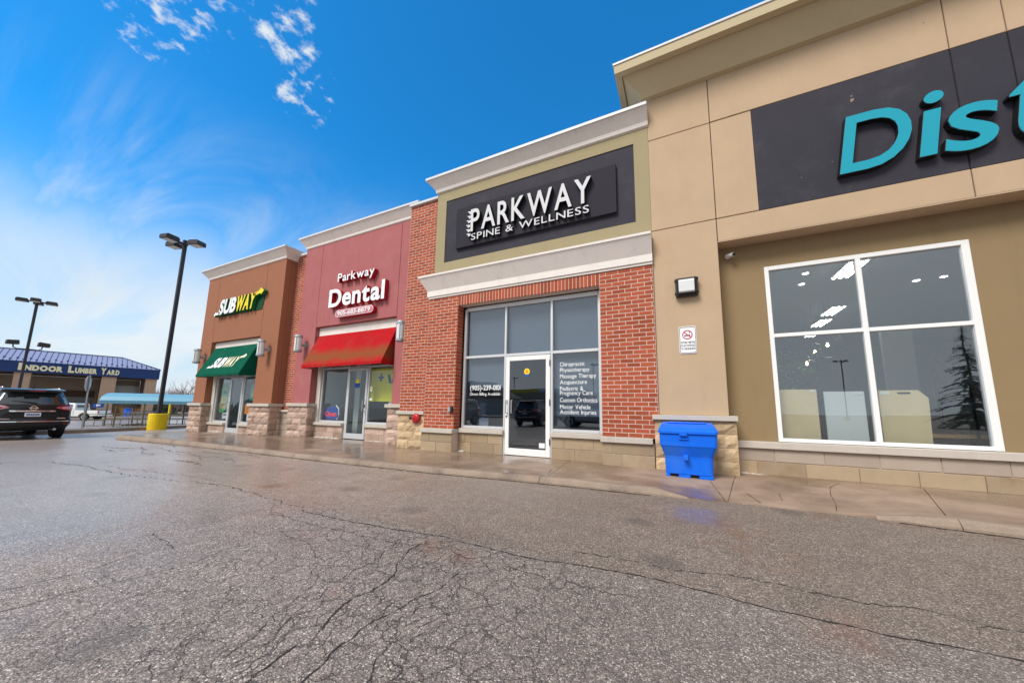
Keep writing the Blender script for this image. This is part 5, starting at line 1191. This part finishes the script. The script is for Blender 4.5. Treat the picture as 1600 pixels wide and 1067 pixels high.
# ================================================================== sport utility vehicle
HW = .90
LV = [(.36,.10,.86,4.45),(.44,.01,.905,4.56),(.55,-.03,.925,4.62),(.62,-.02,.93,4.63),(.70,.035,.925,4.62),(.82,.055,.925,4.58),(.95,.06,.92,4.42),(1.03,.075,.91,4.1),(1.09,.085,.895,3.55),(1.15,.10,.87,3.36),(1.32,.19,.80,2.98),(1.50,.27,.72,2.55),(1.565,.26,.69,2.38),(1.60,.20,.665,2.2),(1.625,.20,.64,2.1),(1.655,.36,.56,1.95),(1.668,.75,.40,1.75)]
def lv(z):
    if z <= LV[0][0]: return LV[0][1:]
    for a, b in zip(LV, LV[1:]):
        if z <= b[0]: t = (z-a[0])/(b[0]-a[0]); return tuple(a[i]+(b[i]-a[i])*t for i in (1, 2, 3))
    return LV[-1][1:]
def rearP(s, z, off=0):
    xr, hw, xf = lv(z); hw *= HW
    if abs(s) <= hw: return (xr+.17*abs(s/hw)**4-off, s, z)
    return (xr+.17+(abs(s)-hw), math.copysign(hw+off, s), z)
def patch(rows, n, off, th=.0):
    mb = MB()
    for z, s0, s1 in rows:
        for i in range(n+1): mb.v.append(rearP(s0+(s1-s0)*i/n, z, off))
    for j in range(len(rows)-1):
        for i in range(n): a = j*(n+1)+i; mb.f.append((a, a+1, a+n+2, a+n+1)); mb.m.append(0)
    return mb
def shell_obj(mb, nm, m_, par, th=.012, smooth=False):
    o = mb.build(nm, m_, par, smooth=smooth, fix=False); so = o.modifiers.new('thickness', 'SOLIDIFY'); so.thickness = th; so.offset = 0; return o
def make_suv(label):
    t_ = local('parked_car', label, 'car', 'cars on the parking lot')
    mb = MB(); ring = None
    for z, xr, hw, xf in LV:
        w = hw*HW; ys = [-1, -.94, -.8, -.55, -.28, 0, .28, .55, .8, .94, 1]
        pts = [(xr+.17*abs(y)**4, y*w) for y in ys]
        for k in range(1, 8): pts.append((xr+.17+(xf-.45-xr-.17)*k/7.5, w))
        pts += [(xf-.45*abs(y)**3, y*w) for y in reversed(ys)]
        for k in range(7, 0, -1): pts.append((xr+.17+(xf-.45-xr-.17)*k/7.5, -w))
        ring = len(pts); mb.v += [(x, y, z) for x, y in pts]
    for j in range(len(LV)-1):
        for i in range(ring): a = j*ring; mb.f.append((a+i, a+(i+1) % ring, a+ring+(i+1) % ring, a+ring+i)); mb.m.append(0)
    mb.f.append(tuple(range(ring))); mb.m.append(0); e = (len(LV)-1)*ring; mb.f.append(tuple(e+i for i in range(ring))); mb.m.append(0)
    mb.build('body', M['car_black'], t_, smooth=True)
    w = .93*HW
    shell_obj(patch([(1.125, -.70, .70), (1.16, -.725, .725), (1.30, -.69, .69), (1.45, -.63, .63), (1.53, -.57, .57)], 12, .008), 'rear_window', M['car_glass'], t_, smooth=True)
    mb = MB(); mb.v = []
    for x in (-.02, .22):
        for y in (-.60, -.4, 0, .4, .60): mb.v.append((x+.10*abs(y/.6)**3, y, 1.60 if x < 0 else 1.645))
    for i in range(4): mb.f.append((i, i+1, i+6, i+5)); mb.m.append(0)
    shell_obj(mb, 'spoiler', M['car_black'], t_, .03); bx('brake_light', M['tail'], t_, -.03, -.012, -.16, .16, 1.572, 1.594)
    mb = MB(); mb.tube([(.08, -.06, 1.16), (.075, .02, 1.19), (.15, .42, 1.25)], [.02, .014, .007], 6); mb.build('wiper', M['black'], t_)
    shell_obj(patch([(.905, -.44, .44), (.945, -.46, .46)], 8, .02), 'chrome_bar', M['chrome'], t_)
    shell_obj(patch([(.70, -.50, .50), (.74, -.58, .58), (.82, -.54, .54), (.895, -.44, .44)], 8, .006), 'tailgate_recess', M['black'], t_, .008)
    pl_ = bx('licence_plate', M['plate'], t_, .01, .025, -.16, .16, .745, .875, bevel=.004)
    mb = MB()
    for k in range(7): mb.box(.004, .009, -.125+k*.037, -.102+k*.037, .775, .84)
    mb.build('plate_print', M['blue_print'], pl_)
    em = MB(); n = 20
    for k in range(n):
        a, b = 2*math.pi*k/n, 2*math.pi*(k+1)/n
        em.prism([(.055*math.cos(a), 1.02+.055*math.sin(a)), (.075*math.cos(a), 1.02+.075*math.sin(a)), (.075*math.cos(b), 1.02+.075*math.sin(b)), (.055*math.cos(b), 1.02+.055*math.sin(b))], 'x', .035, .06)
    em.box(.03, .06, -.095, .095, 1.005, 1.035); em.build('emblem', M['chrome'], t_)
    for s_ in (-1, 1):
        l = shell_obj(patch([(.93, s_*.80, s_*1.10), (.975, s_*.60, s_*1.22), (1.03, s_*.44, s_*1.30), (1.085, s_*.52, s_*1.24), (1.125, s_*.68, s_*1.08)], 7, .018), 'tail_light', M['tail_clear'] if s_ > 0 else M['tail'], t_, .02, smooth=True)
        shell_obj(patch([(.99, s_*.64, s_*.86), (1.035, s_*.56, s_*.94), (1.075, s_*.66, s_*.90)], 4, .034), 'lens', M['tail_clear'] if s_ < 0 else M['tail'], l, .008, smooth=True)
        shell_obj(patch([(.47, s_*.58, s_*.83), (.515, s_*.60, s_*.86)], 4, .014), 'reflector', M['tail'], t_, .008)
        bx('roof_rail', M['chrome'], t_, .55, 2.1, s_*.565-.02, s_*.565+.02, 1.66, 1.70, bevel=.01)
        mb = MB(); mb.prism([(1.15, 1.12), (3.05, 1.12), (2.5, 1.48), (.80, 1.48), (.55, 1.30), (.60, 1.14)], 'y', s_*.70, s_*.83); mb.v = [(x, (y if abs(y) < .75 else s_*(lv(z)[1]*HW+.006)), z) for x, y, z in mb.v]; mb.build('side_window', M['car_glass'], t_)
        mb = MB(); mb.prism([(2.95, 1.08), (3.12, 1.08), (3.12, 1.22), (2.95, 1.24)], 'y', s_*.86, s_*1.02); mb.build('wing_mirror', M['car_black'], t_, bevel=.02)
        hl = MB(); hl.prism([(4.1, .80), (4.5, .74), (4.44, .90), (4.0, .97)], 'y', s_*.5, s_*.86); hl.v = [(x-(.16 if abs(y) > .8 else -.02), y, z) for x, y, z in hl.v]; hl.build('headlight', M['lamp_glass'], t_, bevel=.02)
        for x in (.92, 3.62):
            a = MB(); a.lathe([(.385, s_*.70), (.385, s_*(.935*HW))], (x, 0, .36), 'y', 22); a.build('wheel_arch', M['black'], t_)
            wh = MB(); wh.lathe([(.25, s_*.62), (.33, s_*.63), (.345, s_*.67), (.345, s_*.82), (.33, s_*.85), (.24, s_*.855)], (x, 0, .345), 'y', 24); wh = wh.build('wheel', M['rubber'], t_)
            rm_ = MB(); rm_.lathe([(.235, s_*.80), (.235, s_*.86), (.20, s_*.865), (.06, s_*.845)], (x, 0, .345), 'y', 20); rm_.build('rim', M['steel'], wh)
    shell_obj(patch([(.34, -.80, .80), (.39, -.86, .86), (.44, -.9, .9), (.535, -.92, .92)], 12, .012), 'rear_bumper', M['black'], t_, .02, smooth=True)
    shell_obj(patch([(.575, -.9, .9), (.60, -.9, .9)], 12, .012), 'bumper_step', M['chrome'], t_, .01)
    bx('underbody', M['black'], t_, .5, 4.2, -.55, .55, .27, .37)
    mb = MB(); mb.tube([(.06, -.5, .32), (.5, -.5, .32)], .04, 10); mb.build('exhaust', M['steel'], t_)
    mb = MB(); mb.tube([(.5, 0, 1.66), (.36, 0, 1.82)], [.012, .005], 5); mb.build('antenna', M['black'], t_)
    lettering('ROGUE', 0, .3, .655, .035, 0, 0, (M['chrome'],)*2, t_, 'badge', .02, .1, single=True, xf=lambda P: (-.005+.03, .66-P[0], P[2])) if False else None
    mb = MB(); mb.box(.03, .045, .42, .68, .665, .69); mb.build('badge', M['chrome'], t_); mb = MB(); mb.box(.03, .045, -.68, -.5, .675, .70); mb.build('badge', M['chrome'], t_)
    return t_
suv = make_suv('black sport utility vehicle seen from behind, at the left edge of the lot')
suv.location = (-19.2, 3.27, zg(-19.5)); suv.rotation_euler = (0, 0, R(182))
for x, y, a, pc, lb in ((-13.5, -7, 92, 'car_grey', 'grey'), (-9.6, -7.3, 270, 'car_black', 'black'), (-3.2, -9.0, 180, 'car_silver', 'silver')):
    copy_tree(suv, (x, y, 0), R(a), '%s parked car behind the camera near x%s, seen only mirrored in the shop windows' % (lb, '') if False else '%s parked car %s, seen only mirrored in the shop glass' % (lb, {-13.5: 'farthest to the west', -9.6: 'second from the west', -3.2: 'broadside before the clinic door', 3.2: 'before the tan shop', 7.0: 'farthest to the east'}[x]), {'black_car_paint': M[pc]})

# ================================================================== white pickup
tk = local('pickup_truck', 'white pickup truck parked before the lumber yard, partly behind the black car', 'truck', 'cars on the parking lot')
body = [(0, .55), (.02, 1.12), (1.95, 1.14), (2.0, 1.16), (2.05, 1.80), (2.2, 1.90), (3.3, 1.90), (3.5, 1.84), (4.15, 1.22), (5.5, 1.10), (5.75, .95), (5.78, .45), (4.95, .45), (4.9, .62), (4.72, .80), (4.45, .86), (4.18, .80), (4.0, .62), (3.95, .45), (1.65, .45), (1.6, .62), (1.42, .80), (1.15, .86), (.88, .80), (.70, .62), (.65, .48)]
mb = MB(); mb.prism(body, 'y', -.95, .95); mb.v = [(x, y*(1-.12*max(0, z-1.2)/.7), z) for x, y, z in mb.v]; mb.build('body', M['car_white'], tk, bevel=.04, segs=2)
for s_ in (-1, 1):
    for pts, nm in (([(2.2, 1.24), (2.95, 1.24), (2.95, 1.74), (2.3, 1.74)], 'side_window'), ([(3.05, 1.24), (3.95, 1.24), (3.5, 1.74), (3.05, 1.74)], 'side_window')):
        mb = MB(); mb.prism(pts, 'y', s_*.7, s_*.96); mb.v = [(x, (y if abs(y) < .8 else s_*(.95*(1-.12*max(0, z-1.2)/.7)+.006)), z) for x, y, z in mb.v]; mb.build(nm, M['car_glass'], tk)
    bx('door_handle', M['black'], tk, 2.25, 2.45, s_*.955-.012, s_*.955+.012, 1.08, 1.12)
    bx('tail_light', M['tail'], tk, -.015, .03, s_*.86-.07, s_*.86+.07, .82, 1.08)
    mb = MB(); mb.box(2.98, 3.0, s_*.952-.006, s_*.952+.006, .6, 1.2); mb.box(2.08, 2.10, s_*.952-.006, s_*.952+.006, .6, 1.2); stuff(mb.build('door_gap', M['black'], tk))
    for x in (1.15, 4.45):
        wh = MB(); wh.lathe([(.25, s_*.68), (.36, s_*.69), (.39, s_*.74), (.39, s_*.90), (.36, s_*.93), (.24, s_*.935)], (x, 0, .39), 'y', 22); wh = wh.build('wheel', M['rubber'], tk)
        rm_ = MB(); rm_.lathe([(.235, s_*.90), (.235, s_*.94), (.05, s_*.93)], (x, 0, .39), 'y', 16); rm_.build('rim', M['steel'], wh)
bx('bed', M['dark'], tk, .1, 1.9, -.8, .8, 1.13, 1.165); bx('rear_bumper', M['chrome'], tk, -.14, .02, -.9, .9, .5, .68, bevel=.02); bx('underbody', M['black'], tk, .3, 5.4, -.7, .7, .35, .6); bx('rear_glass', M['car_glass'], tk, 2.02, 2.045, -.7, .7, 1.3, 1.72)
tk.location = (-60.2, 15.1, zg(-61)); tk.rotation_euler = (0, 0, R(222))

# ================================================================== stop sign, corral, bollard
t_ = local('stop_sign', 'stop sign seen nearly edge on from behind, on a grey post by the corral', 'road sign')
mb = MB(); mb.prism([(-.03, -.02), (.03, -.02), (.03, .02), (-.03, .02)], 'z', -.2, 2.55); mb.build('post', M['steel'], t_)
mb = MB(); mb.prism([(.38*math.cos(R(22.5+45*k)), 2.15+.38*math.sin(R(22.5+45*k))) for k in range(8)], 'y', -.035, -.025); mb.build('sign_face', M['steel'], t_)
mb = MB(); mb.prism([(.38*math.cos(R(22.5+45*k)), 2.15+.38*math.sin(R(22.5+45*k))) for k in range(8)], 'y', -.042, -.037); mb.build('sign_front', M['red_print'], t_)
t_.location = (-25.3, 5.72, zg(-25.3)+.05); t_.rotation_euler = (0, R(3), R(-28))
co = local('cart_corral', 'cart corral with a light blue metal roof and brown rails on the lot', 'cart corral')
CLEN, CD = 5.35, 1.9
def crx(t): return CLEN*t
for i, x in enumerate((0, 1.35, 2.7, 4.05, 5.35)):
    for y in (0, CD):
        mb = MB(); mb.prism([(x-.03, y-.03), (x+.03, y-.03), (x+.03, y+.03), (x-.03, y+.03)], 'z', 0, 1.62); mb.build('post', M['corral_post'], co)
for y in (0, CD):
    for z in (.08, .48, .80): bx('rail', M['corral_post'], co, .03, CLEN-.03, y-.02, y+.02, z, z+.045)
for k in range(12):
    x = .45+k*.4
    if min(abs(x-p) for p in (1.35, 2.7, 4.05)) > .1: bx('upright', M['corral_post'], co, x-.012, x+.012, -.015, .015, .125, .48)
prof_r = [(-.12, 1.52), (-.12, 1.72), (.10, 1.98), (.45, 2.16), (CD/2, 2.22), (CD-.45, 2.16), (CD-.10, 1.98), (CD+.12, 1.72), (CD+.12, 1.52), (CD+.10, 1.52), (CD+.10, 1.70), (CD-.12, 1.95), (CD/2, 2.19), (.12, 1.95), (-.10, 1.70), (-.10, 1.52)]
mb = MB(); mb.prism(prof_r, 'x', .55, CLEN+.1); mb.build('roof', M['corral_roof'], co)
mb = MB()
for k in range(9):
    z = 1.56+.02*k; 
for z in (1.565, 1.60, 1.635, 1.67, 1.705): mb.box(.56, CLEN+.09, -.130, -.121, z, z+.012)
stuff(mb.build('roof_rib', M['corral_roof'], co))
mb = MB(); mb.prism([(.0, 1.62), (.10, 1.94), (.45, 2.12), (CD/2, 2.18), (CD-.45, 2.12), (CD-.1, 1.94), (CD, 1.62)], 'x', .50, .54); mb.build('gable_end', M['corral_post'], co)
sg = bx('corral_sign', M['blue_print'], co, .28, .78, -.05, -.03, 1.24, 1.50); mb = MB(); mb.box(.43, .62, -.057, -.052, 1.36, 1.44); mb.box(.46, .50, -.0565, -.0525, 1.30, 1.36); mb.build('cart_symbol', M['white_print'], sg)
co.location = (-34.1, 7.75, zg(-34)-.02); co.rotation_euler = (0, 0, math.atan2(10.93-7.75, -31.42+34.1))
for k in range(3):
    sc = local('shopping_cart', 'steel shopping cart nested in the row inside the corral, %s of three' % ('front', 'middle', 'rear')[k] if False else 'steel wire shopping cart, %s of the three nested in the corral' % ('nearest the yellow base', 'middle one', 'farthest from the yellow base')[k], 'shopping cart', group='carts in the corral')
    mb = MB()
    for z in (.45, .55, .65, .75, .85, .95):
        d = (z-.45)*.12; P = [(-.4-d, -.22-d, z), (.4+d, -.24-d, z), (.4+d, .24+d, z), (-.4-d, .22+d, z), (-.4-d, -.22-d, z)]; mb.tube(P, .008, 4, caps=False)
    for x in (-.4, -.2, 0, .2, .4):
        for y in (-.24, .24): mb.tube([(x, y, .45), (x*1.1, y*1.2, .95)], .007, 4)
    mb.build('basket', M['steel'], sc)
    mb = MB(); [mb.tube([(.42, y, .95), (.30, y, .2), (-.42, y*.8, .14)], .014, 5) for y in (-.24, .24)]; mb.build('frame', M['steel'], sc)
    mb = MB(); mb.tube([(.50, -.28, .98), (.50, .28, .98)], .018, 6); mb.build('handle', M['blue_print'], sc)
    for x, y in ((-.4, -.18), (-.4, .18), (.3, -.22), (.3, .22)):
        mb = MB(); mb.lathe([(.06, y-.015), (.06, y+.015)], (x, 0, .065), 'y', 10); mb.build('wheel', M['rubber'], sc)
    sc.location = (-32.75+.28*k*-.645, 9.75-.28*k*.765+.3, zg(-32.8)); sc.rotation_euler = (0, 0, 0.87)
t_ = thing('bollard', 'thin yellow bollard beyond the corral, near its right end', 'bollard', (-62, 21.2, zg(-62)))
mb = MB(); mb.lathe([(.12, zg(-62)), (.12, zg(-62)+2.3), (.08, zg(-62)+2.36)], (-62, 21.2, 0), n=12); mb.build('post', M['yellow_paint'], t_); bx('foot', M['kerb'], t_, -62.2, -61.8, 21.0, 21.4, zg(-62)-.1, zg(-62)+.06)

# ================================================================== lumber yard
K = 1.3
PR = Vector((-61.9*K, 19.7*K)); U = Vector((-.224, -.974)); NN = Vector((.974, -.224))
ly = local('lumber_yard_building', 'blue roofed indoor lumber yard with a wide open canopy and pinkish columns, across the lot', 'building')
ZG = -.95
def LB(s0, s1, o0, o1, z0, z1, nm, m_, par=None, bevel=0):       # s runs left along the front, o away from the viewer; local x = -s, y = o
    return bx(nm, m_, par or ly, -s1, -s0, o0, o1, z0, z1, bevel=bevel)
SL = 42.0
fa = LB(0, SL, 0, .25, 5.20, 6.66, 'fascia', M['blue_metal'])
mb = MB()
for k in range(70): s = .3+k*.6; mb.box(-s-.02, -s+.02, -.02, .005, 5.21, 6.65)
stuff(mb.build('fascia_rib', M['blue_metal'], fa)); LB(-.05, SL, -.06, .3, 6.66, 6.76, 'gutter', M['blue_metal']); LB(0, SL, .26, 9.7, 5.24, 5.34, 'canopy_soffit', M['yard_band']); LB(0, .25, .26, 9.7, 5.20, 6.66, 'side_fascia', M['blue_metal'])
RZ = 8.75; RD = 4.9
rf = MB(); rf.poly([(0, 0, 6.74), (-SL, 0, 6.74), (-SL, RD, RZ), (-RD+.6, RD, RZ)]); rf.poly([(0, 0, 6.74), (-RD+.6, RD, RZ), (0, 2*RD, 6.74)]); rf.poly([(0, 2*RD, 6.74), (-RD+.6, RD, RZ), (-SL, RD, RZ), (-SL, 2*RD, 6.74)])
rf = rf.build('roof', M['roof_metal'], ly, fix=False)
mb = MB(); mc = MB()
for k in range(1, 78):
    s = .54*k; e = min(1, s/(RD-.6)); sl = Vector((0, RD*e, (RZ-6.74)*e))
    a = Vector((-s, 0, 6.745)); b = a+sl
    mb.poly([a+Vector((-.014, 0, 0)), a+Vector((.014, 0, 0)), b+Vector((.014, 0, 0)), b+Vector((-.014, 0, 0))]); mb.v[-4:] = [(x, y-.01, z+.05) for x, y, z in mb.v[-4:]]
    mb.poly([a+Vector((.014, 0, 0)), b+Vector((.014, 0, 0)), b+Vector((.014, -.01, .05)), a+Vector((.014, -.01, .05))]); mb.poly([a+Vector((-.014, 0, 0)), b+Vector((-.014, 0, 0)), b+Vector((-.014, -.01, .05)), a+Vector((-.014, -.01, .05))])
    f = .12 if k % 2 else .24
    if f < e: p = a+Vector((0, RD*f, (RZ-6.74)*f)); mc.box(p.x-.10, p.x+.10, p.y-.08, p.y+.05, p.z, p.z+.14)
stuff(mb.build('standing_seam', M['blue_metal'], rf, fix=False)); stuff(mc.build('snow_guard', M['blue_metal'], rf))
mb = MB(); mb.tube([(-SL, RD, RZ+.03), (-RD+.6, RD, RZ+.03), (0, 0, 6.80)], .09, 6); mb.build('ridge_cap', M['blue_metal'], rf)
for a, b in ((.18, 1.5), (4.65, 6.2), (12.6, 14.0), (21, 22.4), (30, 31.4)): LB(a, b, .3, 1.7, ZG-.2, 5.21, 'column', M['yard_col'], bevel=.02)
for a, b in ((.18, 1.5), (4.65, 6.2)): LB(a, b, 8.0, 9.4, ZG-.2, 5.21, 'column', M['yard_band'])
LB(1.52, SL, 9.5, 10.1, ZG-.2, 5.22, 'rear_wall', M['yard_wall']); LB(6.6, SL, 9.40, 9.49, 2.0, 3.1, 'brown_band', M['yard_band'])
sh = LB(6.9, 20.5, 9.30, 9.395, ZG, 2.0, 'roll_shutter', M['shutter']); mb = MB(); [mb.box(-20.4, -7.0, 9.285, 9.298, ZG+.15*k, ZG+.15*k+.02) for k in range(19)]; stuff(mb.build('shutter_slat', M['shutter'], sh))
LB(1.6, 4.5, 9.2, 9.45, 1.6, 4.2, 'pale_panel', M['pale_room'])
mb = MB(); x = 13.75
def smallcaps(word, s_a, s_b):
    w = s_a-s_b; n = len(word); big = .29*w if n < 5 else .21*w
    if word[0] == 'I': big = .115*w
    lettering(word[0], -s_a, -s_a+big, 5.48, 1.02, -.14, .12, (M['cream'], M['cream']), sg2, 'letter', .07)
    lettering(word[1:], -s_a+big+.05, -s_b, 5.48, .80, -.14, .12, (M['cream'], M['cream']), sg2, 'letter', .07, .04)
sg2 = local('building_sign', 'cream block letters on the deep blue fascia of the lumber yard', 'sign')
smallcaps('INDOOR', 13.75, 9.95); smallcaps('LUMBER', 9.5, 6.75); smallcaps('YARD', 6.4, 4.5)
for o in (ly, sg2): o.location = (PR.x, PR.y, 0); o.rotation_euler = (0, 0, math.atan2(-U.y, -U.x))
def LW(s, o): v = PR+U*s-NN*o; return v.x, v.y
# stacked lumber and a barrel under the canopy
for s, o, w, h, lb in ((2.6, 1.2, 2.2, 1.3, 'orange brown lumber stack under the canopy, nearest its right column'), (4.0, 3.0, 1.5, 1.5, 'lumber stack under the canopy, just right of the middle column'), (7.4, 2.0, 1.7, 1.2, 'lumber stack under the canopy, left of the middle column')):
    t_ = local('lumber_stack', lb, 'lumber', 'lumber stacks under the canopy')
    n = int(w/.16)
    for k in range(n):
        bx('board', M['wood'], t_, -w/2+k*.16, -w/2+k*.16+.13, 0, .1, 0, h*rng.uniform(.93, 1))
    bx('pallet', M['wood'], t_, -w/2, w/2, .11, 1.0, 0, h*.9)
    x, y = LW(s, o); t_.location = (x, y, ZG); t_.rotation_euler = (0, 0, math.atan2(-U.y, -U.x))
t_ = local('barrel', 'blue waste barrel standing in front of the lumber yard', 'barrel'); mb = MB(); mb.lathe([(.36, 0), (.40, .5), (.36, 1.1)], (0, 0, 0), n=16); mb.build('drum', M['bin'], t_); mb = MB(); mb.lathe([(.39, 1.1), (.39, 1.2), (.2, 1.3)], (0, 0, 0), n=16); mb.build('lid', M['blue_print'], t_)
x, y = LW(3.05, -2.0); t_.location = (x, y, ZG)
mb = MB()
for k in range(60):
    a = rng.uniform(0, 6.28); r_ = rng.uniform(0, 1)**.5; x, y = -78+3*r_*math.cos(a), 28.6+2.4*r_*math.sin(a); s = rng.uniform(.15, .4)
    mb.lathe([(s*.8, ZG-.1), (s, ZG+s*.3*(1.3-r_)), (s*.4, ZG+s*.9*(1.3-r_))], (x, y, 0), n=7)
stuff(mb.build('dirt_pile', M['bark']))

# ================================================================== trees
def bare_tree(label, x, y, h, seed, spread=.38, group='bare trees past the lot'):
    r0 = random.Random(seed); t_ = local('bare_tree', label, 'tree', group); tr = MB(); cr_ = MB()
    def grow(p, d, ln, r_, lvl):
        n = 3; path = [p]; dd = d.copy()
        for k in range(n): dd = (dd+Vector((r0.uniform(-1, 1), r0.uniform(-1, 1), r0.uniform(-.3, .6)))*.14).normalized(); path.append(path[-1]+dd*ln/n)
        (tr if lvl < 2 else cr_).tube(path, [r_, r_*.85, r_*.7, r_*.5], 5 if lvl < 2 else 3, caps=False)
        if lvl >= 5: return
        for k in range(3 if lvl else 5):
            q = path[r0.choice((1, 2, 3)) if lvl else (1+k % 3)]; a = r0.uniform(0, 6.28)
            nd = (dd+Vector((math.cos(a), math.sin(a), r0.uniform(-.1, .5)))*spread*1.9).normalized(); grow(q, nd, ln*r0.uniform(.55, .75), r_*.5, lvl+1)
    grow(Vector((0, 0, -.2)), Vector((0, 0, 1)), h*.42, h*.018, 0)
    tr.build('trunk', M['bark'], t_, fix=False); cr_.build('crown', M['twig'], t_, fix=False); t_.location = (x, y, -.95 if x < -45 else 0); return t_
bare_tree('tall leafless tree at the edge of the brown shop wall', -104, 37.8, 10.6, 1)
bare_tree('leafless reddish tree between the corral and the tall bare tree', -98, 34.6, 7.2, 2)
bare_tree('lower leafless tree just right of the dark conifers', -101, 34.4, 5.6, 3)
bare_tree('leafless tree top showing over the blue roof', -120, 33.5, 12.6, 4)
def conifer(label, x, y, h, w, seed, group):
    r0 = random.Random(seed); t_ = local('conifer_tree', label, 'tree', group); tr = MB(); tr.tube([(0, 0, -.2), (0, 0, h*.98)], [h*.02, h*.003], 7); tr.build('trunk', M['bark'], t_); mb = MB()
    for k in range(int(h*26)):
        z = h*r0.uniform(.05, .98); rad = w*(1-z/h)**.85+.08; a = r0.uniform(0, 6.28); L_ = rad*r0.uniform(.7, 1.1)
        d = Vector((math.cos(a), math.sin(a), -.25)); s_ = Vector((-math.sin(a), math.cos(a), 0)); b = Vector((0, 0, z)); m2 = max(3, int(L_*7))
        for i in range(m2):
            f = (i+.5)/m2; c = b+d*L_*f+Vector((0, 0, .12*math.sin(f*3)*L_))
            for q in (-1, 1):
                e = c+s_*q*(.30*(1-f*.6))*L_*.6+d*.12*L_+Vector((0, 0, r0.uniform(-.1, .05))); mb.poly([c, c+d*.10*L_, e, c-d*.05*L_+Vector((0, 0, .05))])
    mb.build('crown', M['needle'], t_, fix=False); t_.location = (x, y, -.95 if x < -45 else 0); return t_
conifer('low dark conifer behind the right end of the corral roof', -90, 30.6, 4.2, 1.5, 1, 'conifers past the lot'); conifer('rounded dark conifer left of the lamp post foot', -94, 31.0, 4.6, 1.9, 2, 'conifers past the lot')
conifer('tall spruce behind the camera, mirrored in the right shop window, left one of two', 20, -25, 8.2, 2.5, 3, 'mirrored spruces'); conifer('tall spruce behind the camera, mirrored in the right shop window, right one of two', 24, -27, 8.8, 2.4, 4, 'mirrored spruces')
mb = MB()
for k in range(4200):
    t = rng.uniform(-.25, 1); x = -112-8*rng.random(); y = 34+12*t+rng.uniform(-2, 2); z = ZG; h = rng.uniform(2.5, 7.0)
    p = Vector((x, y, z+rng.uniform(0, 1.5))); q = p+Vector((rng.uniform(-.8, .8), rng.uniform(-.8, .8), h*rng.uniform(.4, .8))); mb.tube([p, (p+q)/2+Vector((0, rng.uniform(-.2, .2), 0)), q], [.035, .025, .01], 3, caps=False)
stuff(mb.build('far_brush', M['twig'], fix=False))
hs = local('house', 'low gabled house behind the camera, mirrored in the left clinic pane', 'house'); bx('wall', M['house'], hs, -6, 6, -4, 4, 0, 3)
mb = MB(); mb.prism([(-6.4, 2.95), (6.4, 2.95), (0, 6)], 'y', -4.3, 4.3); mb.build('roof', M['house_roof'], hs); bx('window', M['car_glass'], hs, -1, 1, 4.0, 4.05, 1, 2.2); bx('door', M['white'], hs, 2, 3, 4.0, 4.05, 0, 2.1); hs.location = (-33, -40, 0)
hs = local('store_building', 'long low pale building behind the camera, mirrored in the clinic door', 'building'); bx('wall', M['yard_wall'], hs, -14, 14, -5, 5, 0, 4.2); bx('parapet', M['white'], hs, -14.2, 14.2, -5.2, 5.2, 4.2, 4.9); bx('window', M['car_glass'], hs, -10, 10, 5.0, 5.05, .6, 2.6); bx('sign_band', M['yellow'], hs, -5, 5, 5.205, 5.25, 4.25, 4.85); hs.location = (-30, -52, 0)

# pale droppings and fixing marks on the walls
mb = MB()
for x, z, r_ in ((2.62, 6.02, .028), (2.62, 6.09, .014), (2.50, 5.52, .012), (2.47, 5.42, .010), (2.46, 5.36, .012), (2.30, 5.05, .008), (3.52, 6.95, .012), (1.9, 4.9, .007)):
    n = 9; y = 6.6035; pts = [(x+r_*rng.uniform(.6, 1.1)*math.cos(2*math.pi*k/n), y if 4.48 < z < 6.38 else 6.598, z+r_*rng.uniform(.6, 1.5)*math.sin(2*math.pi*k/n)) for k in range(n)]
    mb.poly(pts)
for x, y, z, r_ in ((-9.55, 7.117, 6.05, .03), (-9.25, 7.117, 6.08, .02), (-15.9, 6.817, 5.98, .035), (-15.7, 6.817, 6.02, .025)):
    mb.poly([(x+r_*rng.uniform(.5, 1)*math.cos(2*math.pi*k/8), y, z+r_*rng.uniform(.6, 1.3)*math.sin(2*math.pi*k/8)) for k in range(8)])
stuff(mb.build('wall_mark', M['kerb'], fix=False))
